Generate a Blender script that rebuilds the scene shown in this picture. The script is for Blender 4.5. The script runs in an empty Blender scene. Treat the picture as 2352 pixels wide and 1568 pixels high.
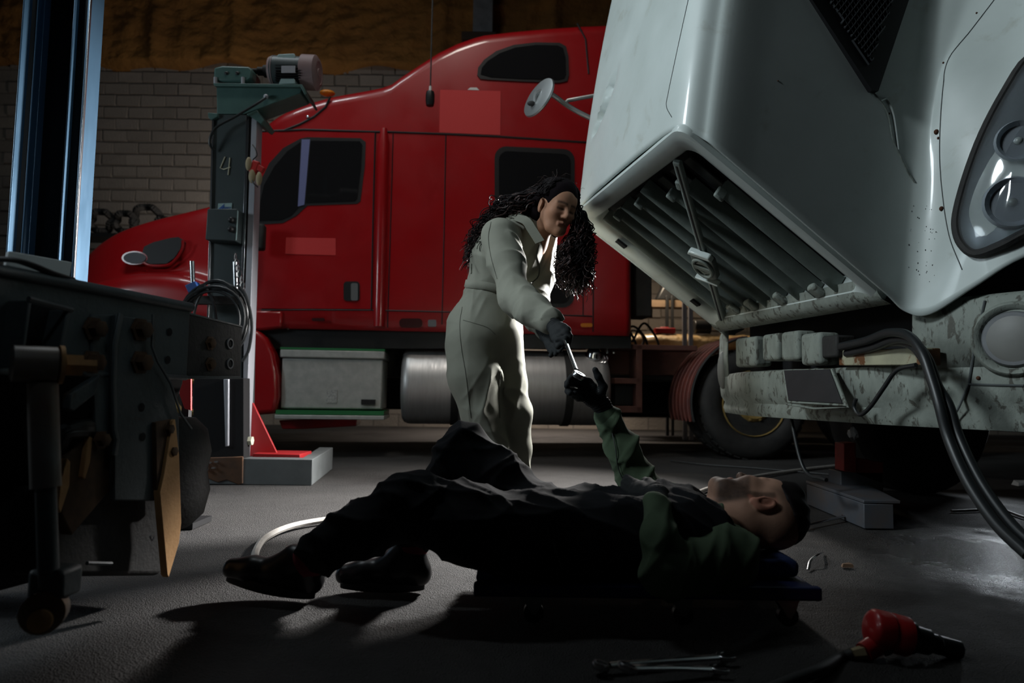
import bpy, math, random
import numpy as np
from mathutils import Matrix, Vector
random.seed(7); RNG = np.random.RandomState(11)
SC = bpy.context.scene
COL = SC.collection
# ------------------------------------------------------------------ camera
FPX, CX, CY = 1568.0, 1176.0, 784.0
CAM = np.array([0.0, 0.0, 0.58])
PITCH, ROLL = math.radians(4.23), math.radians(0.8)
_R0 = np.array([1.0, 0, 0]); _U0 = np.array([0, -math.sin(PITCH), math.cos(PITCH)]); FWD = np.array([0, math.cos(PITCH), math.sin(PITCH)])
RGT = math.cos(ROLL)*_R0 + math.sin(ROLL)*_U0
UPV = math.cos(ROLL)*_U0 - math.sin(ROLL)*_R0
cam_data = bpy.data.cameras.new('camera'); cam = bpy.data.objects.new('camera', cam_data); COL.objects.link(cam)
cam_data.sensor_width = 36.0; cam_data.lens = FPX/2352.0*36.0; cam_data.clip_start = 0.05; cam_data.clip_end = 100
cam_data.dof.use_dof = True; cam_data.dof.focus_distance = 2.55; cam_data.dof.aperture_fstop = 2.6
cam.matrix_world = Matrix([[RGT[0], UPV[0], -FWD[0], CAM[0]], [RGT[1], UPV[1], -FWD[1], CAM[1]], [RGT[2], UPV[2], -FWD[2], CAM[2]], [0, 0, 0, 1]])
SC.camera = cam
# ------------------------------------------------------------------ view, world, lights
SC.view_settings.view_transform = 'Standard'; SC.view_settings.look = 'None'
SC.view_settings.gamma = 1.0; SC.view_settings.use_curve_mapping = False
SC.view_settings.exposure = -0.12
world = bpy.data.worlds.new('workshop_dark'); SC.world = world; world.use_nodes = True
world.node_tree.nodes['Background'].inputs[0].default_value = (0.010, 0.013, 0.016, 1)
world.node_tree.nodes['Background'].inputs[1].default_value = 0.25
def lamp(name, kind, loc, target, energy, color, size=0.5, size_y=None, spot=60, blend=0.3, spread=None):
    l = bpy.data.lights.new(name, kind); l.energy = energy; l.color = color
    if kind == 'AREA':
        l.shape = 'RECTANGLE'; l.size = size; l.size_y = size_y or size
        if spread: l.spread = math.radians(spread)
    else: l.shadow_soft_size = size
    if kind == 'SPOT': l.spot_size = math.radians(spot); l.spot_blend = blend
    o = bpy.data.objects.new(name, l); COL.objects.link(o); o.location = loc
    d = Vector(target) - Vector(loc); o.rotation_euler = d.to_track_quat('-Z', 'Y').to_euler()
    return o
lamp('key_work_light', 'SPOT', (-3.6, 1.0, 3.9), (1.05, 3.1, 2.1), 700, (0.84, 0.95, 1.0), 0.45, spot=48, blend=0.35)
lamp('window_light_left', 'AREA', (-4.6, 2.6, 2.1), (0.2, 2.8, 0.9), 36, (0.78, 0.92, 1.0), 0.9, 0.8)
lamp('hood_streak_fill', 'AREA', (-3.2, 4.2, 7.0), (-3.0, 5.4, 1.5), 70, (0.85, 0.95, 1.0), 1.8, 0.25)  # added area light for highlights along the red hood crest; no tube fixture
lamp('work_light_right', 'AREA', (0.85, 4.1, 1.55), (-0.6, 3.25, 0.8), 84, (1.0, 0.98, 0.96), 0.22, 0.22, spread=84)
lamp('back_floor_fill', 'AREA', (0.95, 4.9, 1.7), (-0.1, 4.0, 0.0), 46, (1.0, 0.96, 0.92), 0.3, 0.3, spread=92)  # added fill that brightens the floor behind the lying mechanic
lamp('head_fill', 'SPOT', (0.85, 4.1, 1.42), (0.5, 1.98, 0.36), 40, (1.0, 0.97, 0.94), 0.08, spot=17, blend=0.6)  # added spot brightening the lying head and raised hand; no torch built
lamp('work_light_under_truck', 'AREA', (3.1, 4.5, 0.5), (1.8, 2.6, 0.0), 2.2, (0.85, 0.93, 1.0), 0.25, 0.2, spread=80)
lamp('lamp_behind_truck', 'AREA', (-3.0, 8.9, 2.4), (-4.6, 11.0, 3.2), 34, (1.0, 0.90, 0.80), 0.8, 0.5)
lamp('lamp_behind_sleeper', 'AREA', (0.2, 9.5, 2.6), (0.2, 9.6, 0.0), 70, (1.0, 0.86, 0.74), 0.6, 0.4, spread=110)
lamp('bench_lamp', 'AREA', (2.0, 9.3, 2.5), (2.6, 9.5, 1.0), 24, (1.0, 0.80, 0.58), 0.3, 0.3)
lamp('ceiling_lamp', 'SPOT', (-0.6, 2.6, 7.2), (-0.8, 6.0, 3.0), 320, (1.0, 0.93, 0.85), 0.6, spot=62, blend=0.8)
lamp('mast_fill_spot', 'SPOT', (0.4, -0.8, 4.4), (-1.6, 2.3, 1.15), 60, (0.78, 0.92, 1.0), 0.3, spot=32, blend=0.6)  # added narrow cool spot for mast, board and chassis; no fixture there

# ------------------------------------------------------------------ pixel helpers (photo frame 2352 x 1568)
def ray(px, py): return FWD + RGT*((px-CX)/FPX) - UPV*((py-CY)/FPX)
def U(px, py, Y): d = ray(px, py); return CAM + d*((Y-CAM[1])/d[1])
def UZ(px, py, z): d = ray(px, py); return CAM + d*((z-CAM[2])/d[2])
def UX(px, py, x): d = ray(px, py); return CAM + d*((x-CAM[0])/d[0])
def UP(px, py, p0, n): d = ray(px, py); n = np.array(n); return CAM + d*(np.dot(np.array(p0)-CAM, n)/np.dot(d, n))
def PIX(p):
    d = np.array(p, float)-CAM; w = d@FWD
    return CX+FPX*(d@RGT)/w, CY-FPX*(d@UPV)/w
# ------------------------------------------------------------------ materials
MATS = {}
def mat(name, col, rough=0.6, metal=0.0, col2=None, nscale=6.0, amt=0.5, bump=0.0, bscale=40.0, coat=0.0, spec=0.5, stretch=(1, 1, 1),
        col3=None, n3=3.0, t3=0.55, w3=0.08, rvar=0.0, emit=0.0, trans=0.0, sheen=0.0, ior=1.45):
    if name in MATS: return MATS[name]
    m = bpy.data.materials.new(name); m.use_nodes = True; nt = m.node_tree; N = nt.nodes; L = nt.links
    b = N['Principled BSDF']; c4 = lambda c: (c[0], c[1], c[2], 1)
    b.inputs['Base Color'].default_value = c4(col); b.inputs['Roughness'].default_value = rough; b.inputs['Metallic'].default_value = metal
    b.inputs['Coat Weight'].default_value = coat; b.inputs['Coat Roughness'].default_value = 0.08; b.inputs['Specular IOR Level'].default_value = spec
    b.inputs['Transmission Weight'].default_value = trans; b.inputs['Sheen Weight'].default_value = sheen; b.inputs['IOR'].default_value = ior
    if emit: b.inputs['Emission Color'].default_value = c4(col); b.inputs['Emission Strength'].default_value = emit
    if col2 or bump or col3 or rvar:
        tc = N.new('ShaderNodeTexCoord'); mp = N.new('ShaderNodeMapping'); mp.inputs['Scale'].default_value = stretch
        L.new(tc.outputs['Object'], mp.inputs['Vector'])
        def noise(s, det=6, dist=0.0):
            n = N.new('ShaderNodeTexNoise'); n.inputs['Scale'].default_value = s; n.inputs['Detail'].default_value = det; n.inputs['Roughness'].default_value = 0.6
            n.inputs['Distortion'].default_value = dist; L.new(mp.outputs[0], n.inputs['Vector']); return n
        cur = None
        if col2:
            n = noise(nscale); r = N.new('ShaderNodeMapRange'); r.inputs[1].default_value = 0.5-amt*0.4; r.inputs[2].default_value = 0.5+amt*0.4
            L.new(n.outputs['Fac'], r.inputs[0])
            mx = N.new('ShaderNodeMix'); mx.data_type = 'RGBA'; mx.inputs[6].default_value = c4(col); mx.inputs[7].default_value = c4(col2)
            L.new(r.outputs[0], mx.inputs[0]); cur = mx.outputs[2]
        if col3:
            n = noise(n3, 8, 0.4); r = N.new('ShaderNodeMapRange'); r.inputs[1].default_value = t3; r.inputs[2].default_value = t3+w3; L.new(n.outputs['Fac'], r.inputs[0])
            mx = N.new('ShaderNodeMix'); mx.data_type = 'RGBA'; mx.inputs[7].default_value = c4(col3)
            if cur: L.new(cur, mx.inputs[6])
            else: mx.inputs[6].default_value = c4(col)
            L.new(r.outputs[0], mx.inputs[0]); cur = mx.outputs[2]
        if cur: L.new(cur, b.inputs['Base Color'])
        if rvar:
            n = noise(nscale*1.7); r = N.new('ShaderNodeMapRange'); r.inputs[3].default_value = max(0.03, rough-rvar); r.inputs[4].default_value = min(1, rough+rvar)
            r.inputs[1].default_value = 0.3; r.inputs[2].default_value = 0.7; L.new(n.outputs['Fac'], r.inputs[0]); L.new(r.outputs[0], b.inputs['Roughness'])
        if bump:
            n = noise(bscale, 5); bp = N.new('ShaderNodeBump'); bp.inputs['Strength'].default_value = 1.0; bp.inputs['Distance'].default_value = bump
            L.new(n.outputs['Fac'], bp.inputs['Height']); L.new(bp.outputs[0], b.inputs['Normal'])
    MATS[name] = m; return m
# ------------------------------------------------------------------ objects
ROOTM = {}
def tag(o, label=None, cat=None, group=None, kind=None):
    if label: o['label'] = label
    if cat: o['category'] = cat
    if group: o['group'] = group
    if kind: o['kind'] = kind
    return o
def thing(name, label, cat, loc=(0, 0, 0), rotz=0.0, group=None, kind=None):
    o = bpy.data.objects.new(name, None); COL.objects.link(o); o.empty_display_size = 0.1
    o.location = loc; o.rotation_euler = (0, 0, rotz); tag(o, label, cat, group, kind)
    ROOTM[o.name] = Matrix.Translation(Vector(loc)) @ Matrix.Rotation(rotz, 4, 'Z'); return o
def rootm(p):
    while p.parent: p = p.parent
    return ROOTM.get(p.name, Matrix.Identity(4))
class MB:
    def __init__(s): s.v = []; s.f = []
    def add(s, verts, faces):
        n = len(s.v); s.v += [tuple(map(float, p)) for p in verts]; s.f += [tuple(i+n for i in f) for f in faces]; return s
    def box(s, c, size, R=None):
        hx, hy, hz = size[0]/2, size[1]/2, size[2]/2
        vs = np.array([(x, y, z) for x in (-hx, hx) for y in (-hy, hy) for z in (-hz, hz)])
        if R is not None: vs = vs @ np.array(R).T
        return s.add(vs + np.array(c), [(0, 1, 3, 2), (4, 6, 7, 5), (0, 4, 5, 1), (2, 3, 7, 6), (0, 2, 6, 4), (1, 5, 7, 3)])
    def hexa(s, b, t):   # two quads, bottom and top loops
        return s.add(list(b)+list(t), [(3, 2, 1, 0), (4, 5, 6, 7), (0, 1, 5, 4), (1, 2, 6, 5), (2, 3, 7, 6), (3, 0, 4, 7)])
    def prism(s, poly, off):  # polygon of 3d points extruded by off vector
        n = len(poly); P = np.array(poly, float); Q = P + np.array(off, float)
        return s.add(np.vstack([P, Q]), [tuple(range(n))[::-1], tuple(range(n, 2*n))] + [(i, (i+1) % n, n+(i+1) % n, n+i) for i in range(n)])
    def tube(s, pts, r, n=8, caps=True, closed=False, flat=None):
        P = np.array(pts, float); m = len(P)
        if np.isscalar(r): r = [r]*m
        T = np.gradient(P, axis=0) if not closed else (np.roll(P, -1, 0)-np.roll(P, 1, 0))
        T /= (np.linalg.norm(T, axis=1)[:, None]+1e-12)
        a = np.array([0, 0, 1.0]) if abs(T[0][2]) < 0.9 else np.array([1.0, 0, 0])
        u = np.cross(T[0], a); u /= np.linalg.norm(u); rings = []
        for i in range(m):
            u = u - T[i]*np.dot(u, T[i]); u /= (np.linalg.norm(u)+1e-12); w = np.cross(T[i], u)
            fw = flat if flat else 1.0
            rings.append([P[i]+r[i]*(math.cos(2*math.pi*k/n)*u + fw*math.sin(2*math.pi*k/n)*w) for k in range(n)])
        vs = [p for rg in rings for p in rg]; fs = []
        for i in range(m if closed else m-1):
            j = (i+1) % m
            for k in range(n): fs.append((i*n+k, i*n+(k+1) % n, j*n+(k+1) % n, j*n+k))
        if caps and not closed: fs += [tuple(range(n))[::-1], tuple(range((m-1)*n, m*n))]
        return s.add(vs, fs)
    def cyl(s, a, b, r, n=16, r2=None): return s.tube([a, b], [r, r if r2 is None else r2], n)
    def lathe(s, prof, c, axis, n=24, a0=0.0, a1=2*math.pi):  # prof: (distance along axis, radius)
        ax = np.array(axis, float); ax /= np.linalg.norm(ax)
        a = np.array([0, 0, 1.0]) if abs(ax[2]) < 0.9 else np.array([1.0, 0, 0])
        u = np.cross(ax, a); u /= np.linalg.norm(u); w = np.cross(ax, u); full = abs(a1-a0-2*math.pi) < 1e-6
        k = n if full else n+1; c = np.array(c, float); vs = []
        for d, r in prof:
            for i in range(k):
                t = a0+(a1-a0)*i/n; vs.append(c+ax*d+r*(math.cos(t)*u+math.sin(t)*w))
        fs = []
        for j in range(len(prof)-1):
            for i in range(n):
                i2 = (i+1) % k; fs.append((j*k+i, j*k+i2, (j+1)*k+i2, (j+1)*k+i))
        if full:
            if prof[0][1] > 1e-5: fs.append(tuple(range(k))[::-1])
            if prof[-1][1] > 1e-5: fs.append(tuple(range((len(prof)-1)*k, len(prof)*k)))
        return s.add(vs, fs)
    def grid(s, G, closed=False):  # G[i][j] points
        G = np.array(G, float); a, b = G.shape[:2]; fs = []
        for i in range(a-1):
            for j in range(b if closed else b-1): fs.append((i*b+j, i*b+(j+1) % b, (i+1)*b+(j+1) % b, (i+1)*b+j))
        return s.add(G.reshape(-1, 3), fs)
    def ball(s, c, r, n=12, R=None):
        r = np.array([r, r, r]) if np.isscalar(r) else np.array(r); G = []
        for i in range(n+1):
            th = math.pi*i/n
            row = np.array([(math.sin(th)*math.cos(2*math.pi*j/(2*n)), math.sin(th)*math.sin(2*math.pi*j/(2*n)), math.cos(th)) for j in range(2*n)])*r
            if R is not None: row = row @ np.array(R).T
            G.append(row+np.array(c))
        return s.grid(G, closed=True)
def put(mb, name, material, parent=None, smooth=True, bevel=0.0, solid=0.0, subsurf=0, label=None, cat=None, group=None, kind=None, local=False, angle=40, loc=None, segs=2):
    me = bpy.data.meshes.new(name)
    V = np.array(mb.v, float)
    if loc is not None: V = V - np.array(loc)
    elif parent is not None and not local:
        M = np.array(rootm(parent).inverted()); V = V @ M[:3, :3].T + M[:3, 3]
    me.from_pydata(V.tolist(), [], mb.f); me.update()
    o = bpy.data.objects.new(name, me); COL.objects.link(o)
    if material is not None: me.materials.append(MATS[material] if isinstance(material, str) else material)
    if parent is not None: o.parent = parent
    if loc is not None: o.location = loc; ROOTM[o.name] = Matrix.Translation(Vector(loc))
    if smooth:
        me.polygons.foreach_set('use_smooth', [True]*len(me.polygons))
        if angle < 180: me.set_sharp_from_angle(angle=math.radians(angle))
    if solid: md = o.modifiers.new('thick', 'SOLIDIFY'); md.thickness = solid; md.offset = 0
    if bevel: md = o.modifiers.new('bevel', 'BEVEL'); md.width = bevel; md.segments = segs; md.limit_method = 'ANGLE'
    if subsurf: md = o.modifiers.new('sub', 'SUBSURF'); md.levels = subsurf; md.render_levels = subsurf
    tag(o, label, cat, group, kind); return o
def cr(pts, n=8, closed=False):   # Catmull-Rom through points
    P = np.array(pts, float); m = len(P); out = []
    rng = range(m) if closed else range(m-1)
    for i in rng:
        p1, p2 = P[i], P[(i+1) % m]
        p0 = P[i-1] if (i > 0 or closed) else 2*p1-p2
        p3 = P[(i+2) % m] if (i+2 < m or closed) else 2*p2-p1
        for k in range(n):
            t = k/n; out.append(0.5*((2*p1)+(-p0+p2)*t+(2*p0-5*p1+4*p2-p3)*t*t+(-p0+3*p1-3*p2+p3)*t**3))
    if not closed: out.append(P[-1])
    return np.array(out)
def crgrid(G, a=4, b=4):
    G = np.array(G, float); G1 = np.array([cr(row, b) for row in G]); return np.array([cr(G1[:, j], a) for j in range(G1.shape[1])]).transpose(1, 0, 2)
def rot_to(z, x=(1, 0, 0)):
    z = np.array(z, float); z /= np.linalg.norm(z); x = np.array(x, float); x = x - z*np.dot(x, z); x /= np.linalg.norm(x); return np.stack([x, np.cross(z, x), z], 1)
def bolt(c, ax, r, h, mb=None, n=6):
    mb = mb or MB(); c = np.array(c, float); ax = np.array(ax, float)/np.linalg.norm(ax)
    mb.lathe([(0, r*1.45), (h*0.22, r*1.45), (h*0.24, r), (h*0.9, r), (h, r*0.8)], c, ax, n); return mb
# ------------------------------------------------------------------ implicit surfaces for bodies and cloth
def smin(a, b, k):
    if k <= 0: return np.minimum(a, b)
    h = np.maximum(k-np.abs(a-b), 0)/k; return np.minimum(a, b)-h*h*k*0.25
class Sdf:
    def __init__(s, lo, hi, h, fine=None):
        ax = []
        for i in range(3):
            xs = np.arange(lo[i], hi[i]+h, h)
            if fine:
                flo, fhi, fh = fine[0][i], fine[1][i], fine[2]
                xs = np.concatenate([xs[xs < flo-h*0.4], np.arange(flo, fhi, fh), xs[xs > fhi+h*0.2]])
            ax.append(xs)
        s.x, s.y, s.z = ax; s.F = np.full((len(s.x), len(s.y), len(s.z)), 0.5, np.float32)
    def _blk(s, lo, hi):
        sl = []
        for a, l, h in zip((s.x, s.y, s.z), lo, hi):
            i0 = max(0, np.searchsorted(a, l)-1); i1 = min(len(a), np.searchsorted(a, h)+1); sl.append(slice(i0, max(i1, i0)))
        return tuple(sl), s.x[sl[0]][:, None, None], s.y[sl[1]][None, :, None], s.z[sl[2]][None, None, :]
    def _mix(s, sl, d, k, op):
        d = d.astype(np.float32); f = s.F[sl]
        if f.size == 0: return
        if op == 'add': s.F[sl] = smin(f, d, k)
        elif op == 'cut': s.F[sl] = -smin(-f, d, k)
    def cone(s, a, b, ra, rb, k=0.02, op='add', sq=None):
        # tapered capsule; sq = (axis vector, factor): squash across that axis (factor > 1 makes it thinner along the axis)
        a = np.array(a, float); b = np.array(b, float); m = max(ra, rb)+k*1.5+0.01
        sl, X, Y, Z = s._blk(np.minimum(a, b)-m, np.maximum(a, b)+m)
        ba = b-a; L2 = max(ba@ba, 1e-9)
        t = np.clip(((X-a[0])*ba[0]+(Y-a[1])*ba[1]+(Z-a[2])*ba[2])/L2, 0, 1)
        dx, dy, dz = X-a[0]-t*ba[0], Y-a[1]-t*ba[1], Z-a[2]-t*ba[2]
        if sq is not None:
            ax = np.array(sq[0], float); ax /= np.linalg.norm(ax); q = dx*ax[0]+dy*ax[1]+dz*ax[2]; g = sq[1]-1
            dx, dy, dz = dx+g*q*ax[0], dy+g*q*ax[1], dz+g*q*ax[2]
        s._mix(sl, np.sqrt(dx*dx+dy*dy+dz*dz)-(ra+t*(rb-ra)), k, op); return s
    def chain(s, pts, rs, k=0.02, op='add', sq=None):
        for i in range(len(pts)-1): s.cone(pts[i], pts[i+1], rs[i], rs[i+1], k, op, sq)
        return s
    def ell(s, c, r, R=None, k=0.02, op='add'):
        c = np.array(c, float); r = np.array(r, float); m = r.max()+k*1.5+0.01
        sl, X, Y, Z = s._blk(c-m, c+m); dx, dy, dz = X-c[0], Y-c[1], Z-c[2]
        if R is not None:
            R = np.array(R); dx, dy, dz = [dx*R[0, i]+dy*R[1, i]+dz*R[2, i] for i in range(3)]
        k0 = np.sqrt((dx/r[0])**2+(dy/r[1])**2+(dz/r[2])**2); k1 = np.sqrt((dx/r[0]**2)**2+(dy/r[1]**2)**2+(dz/r[2]**2)**2)
        s._mix(sl, k0*(k0-1)/(k1+1e-6), k, op); return s
    def warp(s, fn):  # add fn(X,Y,Z) to the field
        s.F += fn(s.x[:, None, None], s.y[None, :, None], s.z[None, None, :]).astype(np.float32); return s
    def clip(s, p, n, k=0.003):  # remove the side n points to
        n = np.array(n, float); n /= np.linalg.norm(n)
        d = (s.x[:, None, None]-p[0])*n[0]+(s.y[None, :, None]-p[1])*n[1]+(s.z[None, None, :]-p[2])*n[2]
        s.F = -smin(-s.F, -d.astype(np.float32), k); return s
    def mesh(s):
        F = s.F; nx, ny, nz = F.shape; S = F < 0
        A = [s.x, s.y, s.z]
        c = np.zeros((nx-1, ny-1, nz-1), np.int8)
        for i in (0, 1):
            for j in (0, 1):
                for k in (0, 1): c += S[i:nx-1+i, j:ny-1+j, k:nz-1+k]
        act = (c > 0) & (c < 8); ids = np.full(act.shape, -1, np.int64); I, J, K = np.nonzero(act); ids[I, J, K] = np.arange(len(I))
        acc = np.zeros((len(I), 3)); cnt = np.zeros(len(I))
        for ax in range(3):
            for p in (0, 1):
                for q in (0, 1):
                    o = [0, 0, 0]; others = [a for a in range(3) if a != ax]; o[others[0]] = p; o[others[1]] = q
                    e = [0, 0, 0]; e[ax] = 1
                    f0 = F[I+o[0], J+o[1], K+o[2]]; f1 = F[I+o[0]+e[0], J+o[1]+e[1], K+o[2]+e[2]]
                    m = (f0 < 0) != (f1 < 0); t = np.where(m, f0/np.where(m, f0-f1, 1), 0)
                    pt = np.stack([s.x[I+o[0]], s.y[J+o[1]], s.z[K+o[2]]], 1)
                    ii = [I, J, K]; arr = A[ax]; lo = arr[ii[ax]]; hi = arr[ii[ax]+1]; pt[:, ax] = lo+t*(hi-lo)
                    acc += pt*m[:, None]; cnt += m
        V = acc/cnt[:, None]; faces = []
        for ax in range(3):
            o1, o2 = [a for a in range(3) if a != ax]
            sh = list(F.shape); sh[ax] -= 1
            s0 = [slice(None)]*3; s1 = [slice(None)]*3; s0[ax] = slice(0, -1); s1[ax] = slice(1, None)
            a, b = S[tuple(s0)], S[tuple(s1)]; ch = np.argwhere(a != b)
            m = (ch[:, o1] > 0) & (ch[:, o2] > 0) & (ch[:, o1] < F.shape[o1]-1) & (ch[:, o2] < F.shape[o2]-1); ch = ch[m]
            inside = a[ch[:, 0], ch[:, 1], ch[:, 2]]
            q = []
            for d1, d2 in ((1, 1), (0, 1), (0, 0), (1, 0)):
                cc = ch.copy(); cc[:, o1] -= d1; cc[:, o2] -= d2; q.append(ids[cc[:, 0], cc[:, 1], cc[:, 2]])
            q = np.stack(q, 1); fl = inside if ax != 1 else ~inside
            q[~fl] = q[~fl][:, ::-1]; faces.append(q)
        return V, np.vstack(faces)
def relax(V, Fq, it=2, lam=0.5):
    n = len(V); e = np.vstack([Fq[:, [0, 1]], Fq[:, [1, 2]], Fq[:, [2, 3]], Fq[:, [3, 0]]]); e = np.vstack([e, e[:, ::-1]])
    deg = np.bincount(e[:, 0], minlength=n).astype(float); deg[deg == 0] = 1
    for _ in range(it):
        A = np.stack([np.bincount(e[:, 0], weights=V[e[:, 1], i], minlength=n) for i in range(3)], 1)/deg[:, None]; V = V+lam*(A-V)
    return V
def vnormals(V, Fq):
    a, b, c, d = [V[Fq[:, i]] for i in range(4)]; fn = np.cross(c-a, d-b); N = np.zeros_like(V)
    for i in range(4):
        for j in range(3): N[:, j] += np.bincount(Fq[:, i], weights=fn[:, j], minlength=len(V))
    return N/(np.linalg.norm(N, axis=1)[:, None]+1e-12)
from mathutils.bvhtree import BVHTree
def bvh_of(o):
    M = np.array(rootm(o)); V = np.array([v.co[:] for v in o.data.vertices]) @ M[:3, :3].T + M[:3, 3]
    return BVHTree.FromPolygons(V.tolist(), [tuple(p.vertices) for p in o.data.polygons])
def hit(b, px, py, off=.002, fallback=None):
    d = ray(px, py); l, n, i, ds = b.ray_cast(Vector(CAM), Vector(d).normalized())
    if l is None: return fallback
    l, n = np.array(l), np.array(n); n = n if n@d < 0 else -n; return l+n*off
def hits(b, pts, off=.002): return [q for q in (hit(b, px, py, off) for px, py in pts) if q is not None]
def densify(pts, k=6): return [tuple(p) for p in cr(np.array(pts, float), k)]
def keep_largest(V, Fq):
    lab = np.arange(len(V)); e = np.vstack([Fq[:, [0, 1]], Fq[:, [1, 2]], Fq[:, [2, 3]], Fq[:, [3, 0]]])
    while True:
        m = np.minimum(lab[e[:, 0]], lab[e[:, 1]]); n = lab.copy(); np.minimum.at(n, e[:, 0], m); np.minimum.at(n, e[:, 1], m); n = n[n]
        if (n == lab).all(): break
        lab = n
    u, c = np.unique(lab, return_counts=True); k = lab == u[c.argmax()]; idx = np.cumsum(k)-1; f = k[Fq].all(1); return V[k], idx[Fq[f]]
class Folds:  # sum of warped plane waves
    def __init__(s, seed, n=6, freq=(20, 45), axis=None, spread=0.6, power=1.6):
        r = np.random.RandomState(seed); s.w = []; s.p = power
        for _ in range(n):
            d = r.normal(size=3)
            if axis is not None: d = np.array(axis)+spread*d
            d /= np.linalg.norm(d); s.w.append((d*r.uniform(*freq), r.uniform(0, 6.28), r.normal(size=3)*6, r.uniform(0.6, 1.8)))
    def __call__(s, V):
        o = 0
        for d, ph, wd, wa in s.w: o = o+(1-np.abs(np.sin(0.5*(V@d)+ph+wa*np.sin(V@wd+ph*2))))**s.p
        return o/len(s.w)
def from_sdf(sdf, name, material, parent, rel=1, disp=None, world=True, attr=None, loc=None, **kw):
    V, Fq = sdf.mesh(); V, Fq = keep_largest(V, Fq); V = relax(V, Fq, rel)
    if disp is not None:
        N = vnormals(V, Fq); V = V+N*disp(V, N)[:, None]
    col = relax(attr(V, vnormals(V, Fq)), Fq, 3, .4) if attr is not None else None
    mb = MB(); mb.v = V.tolist(); mb.f = [tuple(q) for q in Fq.tolist()]
    o = put(mb, name, material, parent, angle=180, loc=loc, **kw)
    if col is not None:
        a = o.data.color_attributes.new('tint', 'FLOAT_COLOR', 'POINT'); c4 = np.ones((len(V), 4), np.float32); c4[:, :3] = col; a.data.foreach_set('color', c4.ravel())
    return o
# ================================================================== setting
mat('floor_asphalt', (0.047, 0.044, 0.042), 0.80, col2=(0.026, 0.024, 0.023), nscale=2.2, amt=0.7, bump=0.006, bscale=70, col3=(0.016, 0.014, 0.014), n3=0.9, t3=0.55, w3=0.12, rvar=0.12)
def floor_material():
    m = MATS['floor_asphalt']; nt = m.node_tree; N = nt.nodes; L = nt.links; b = N['Principled BSDF']
    tc = N.new('ShaderNodeTexCoord'); vs = []
    c = UZ(2275, 1280, 0)                       # wet oily patch on the floor, ragged outline
    sub = N.new('ShaderNodeVectorMath'); sub.operation = 'SUBTRACT'; sub.inputs[1].default_value = tuple(c); L.new(tc.outputs['Object'], sub.inputs[0])
    sc = N.new('ShaderNodeVectorMath'); sc.operation = 'MULTIPLY'; sc.inputs[1].default_value = (1.6, 1.5, 0); L.new(sub.outputs[0], sc.inputs[0])
    ln = N.new('ShaderNodeVectorMath'); ln.operation = 'LENGTH'; L.new(sc.outputs[0], ln.inputs[0])
    no = N.new('ShaderNodeTexNoise'); no.inputs['Scale'].default_value = 7; no.inputs['Detail'].default_value = 8; L.new(tc.outputs['Object'], no.inputs['Vector'])
    ad = N.new('ShaderNodeMath'); ad.operation = 'MULTIPLY_ADD'; ad.inputs[1].default_value = 0.9; L.new(no.outputs['Fac'], ad.inputs[0]); L.new(ln.outputs['Value'], ad.inputs[2])
    mr = N.new('ShaderNodeMapRange'); mr.inputs[1].default_value = 0.9; mr.inputs[2].default_value = 1.5; mr.inputs[3].default_value = 1; mr.inputs[4].default_value = 0; L.new(ad.outputs[0], mr.inputs[0])
    rl = b.inputs['Roughness'].links[0].from_socket; mx = N.new('ShaderNodeMix'); L.new(mr.outputs[0], mx.inputs[0]); L.new(rl, mx.inputs[2]); mx.inputs[3].default_value = 0.19
    L.new(mx.outputs[0], b.inputs['Roughness'])
    # fine aggregate: second bump chained
    bp = [n for n in N if n.type == 'BUMP'][0]; n2 = N.new('ShaderNodeTexVoronoi'); n2.inputs['Scale'].default_value = 230; L.new(tc.outputs['Object'], n2.inputs['Vector'])
    b2 = N.new('ShaderNodeBump'); b2.inputs['Distance'].default_value = 0.004; L.new(n2.outputs['Distance'], b2.inputs['Height']); L.new(bp.outputs[0], b2.inputs['Normal']); L.new(b2.outputs[0], b.inputs['Normal'])
floor_material()
xs = np.linspace(-10, 10, 101); ys = np.linspace(-3, 12, 91)
fl = MB(); fl.grid([[(x, y, 0.004*math.sin(3.1*x+1.3*y)*math.sin(1.7*y-0.6*x)-0.004) for x in xs] for y in ys])
fl.f = [f[::-1] for f in fl.f] if False else fl.f
put(fl, 'floor', 'floor_asphalt', kind='structure', label='dark worn concrete workshop floor with oily stains')
mat('wall_mortar', (0.175, 0.158, 0.138), 0.95, col2=(0.12, 0.108, 0.096), nscale=1.5, bump=0.01, bscale=30)
mat('brick_block', (0.27, 0.240, 0.210), 0.95, col2=(0.20, 0.178, 0.157), nscale=2.0, amt=0.8, bump=0.012, bscale=35)
def object_random(m, lo, hi):
    nt = m.node_tree; N = nt.nodes; L = nt.links; b = N['Principled BSDF']; oi = N.new('ShaderNodeObjectInfo'); mr = N.new('ShaderNodeMapRange')
    mr.inputs[3].default_value = lo; mr.inputs[4].default_value = hi; L.new(oi.outputs['Random'], mr.inputs[0])
    src = b.inputs['Base Color'].links[0].from_socket; mm = N.new('ShaderNodeVectorMath'); mm.operation = 'SCALE'; L.new(src, mm.inputs[0]); L.new(mr.outputs[0], mm.inputs['Scale']); L.new(mm.outputs[0], b.inputs['Base Color'])
object_random(MATS['brick_block'], 0.84, 1.10)
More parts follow.
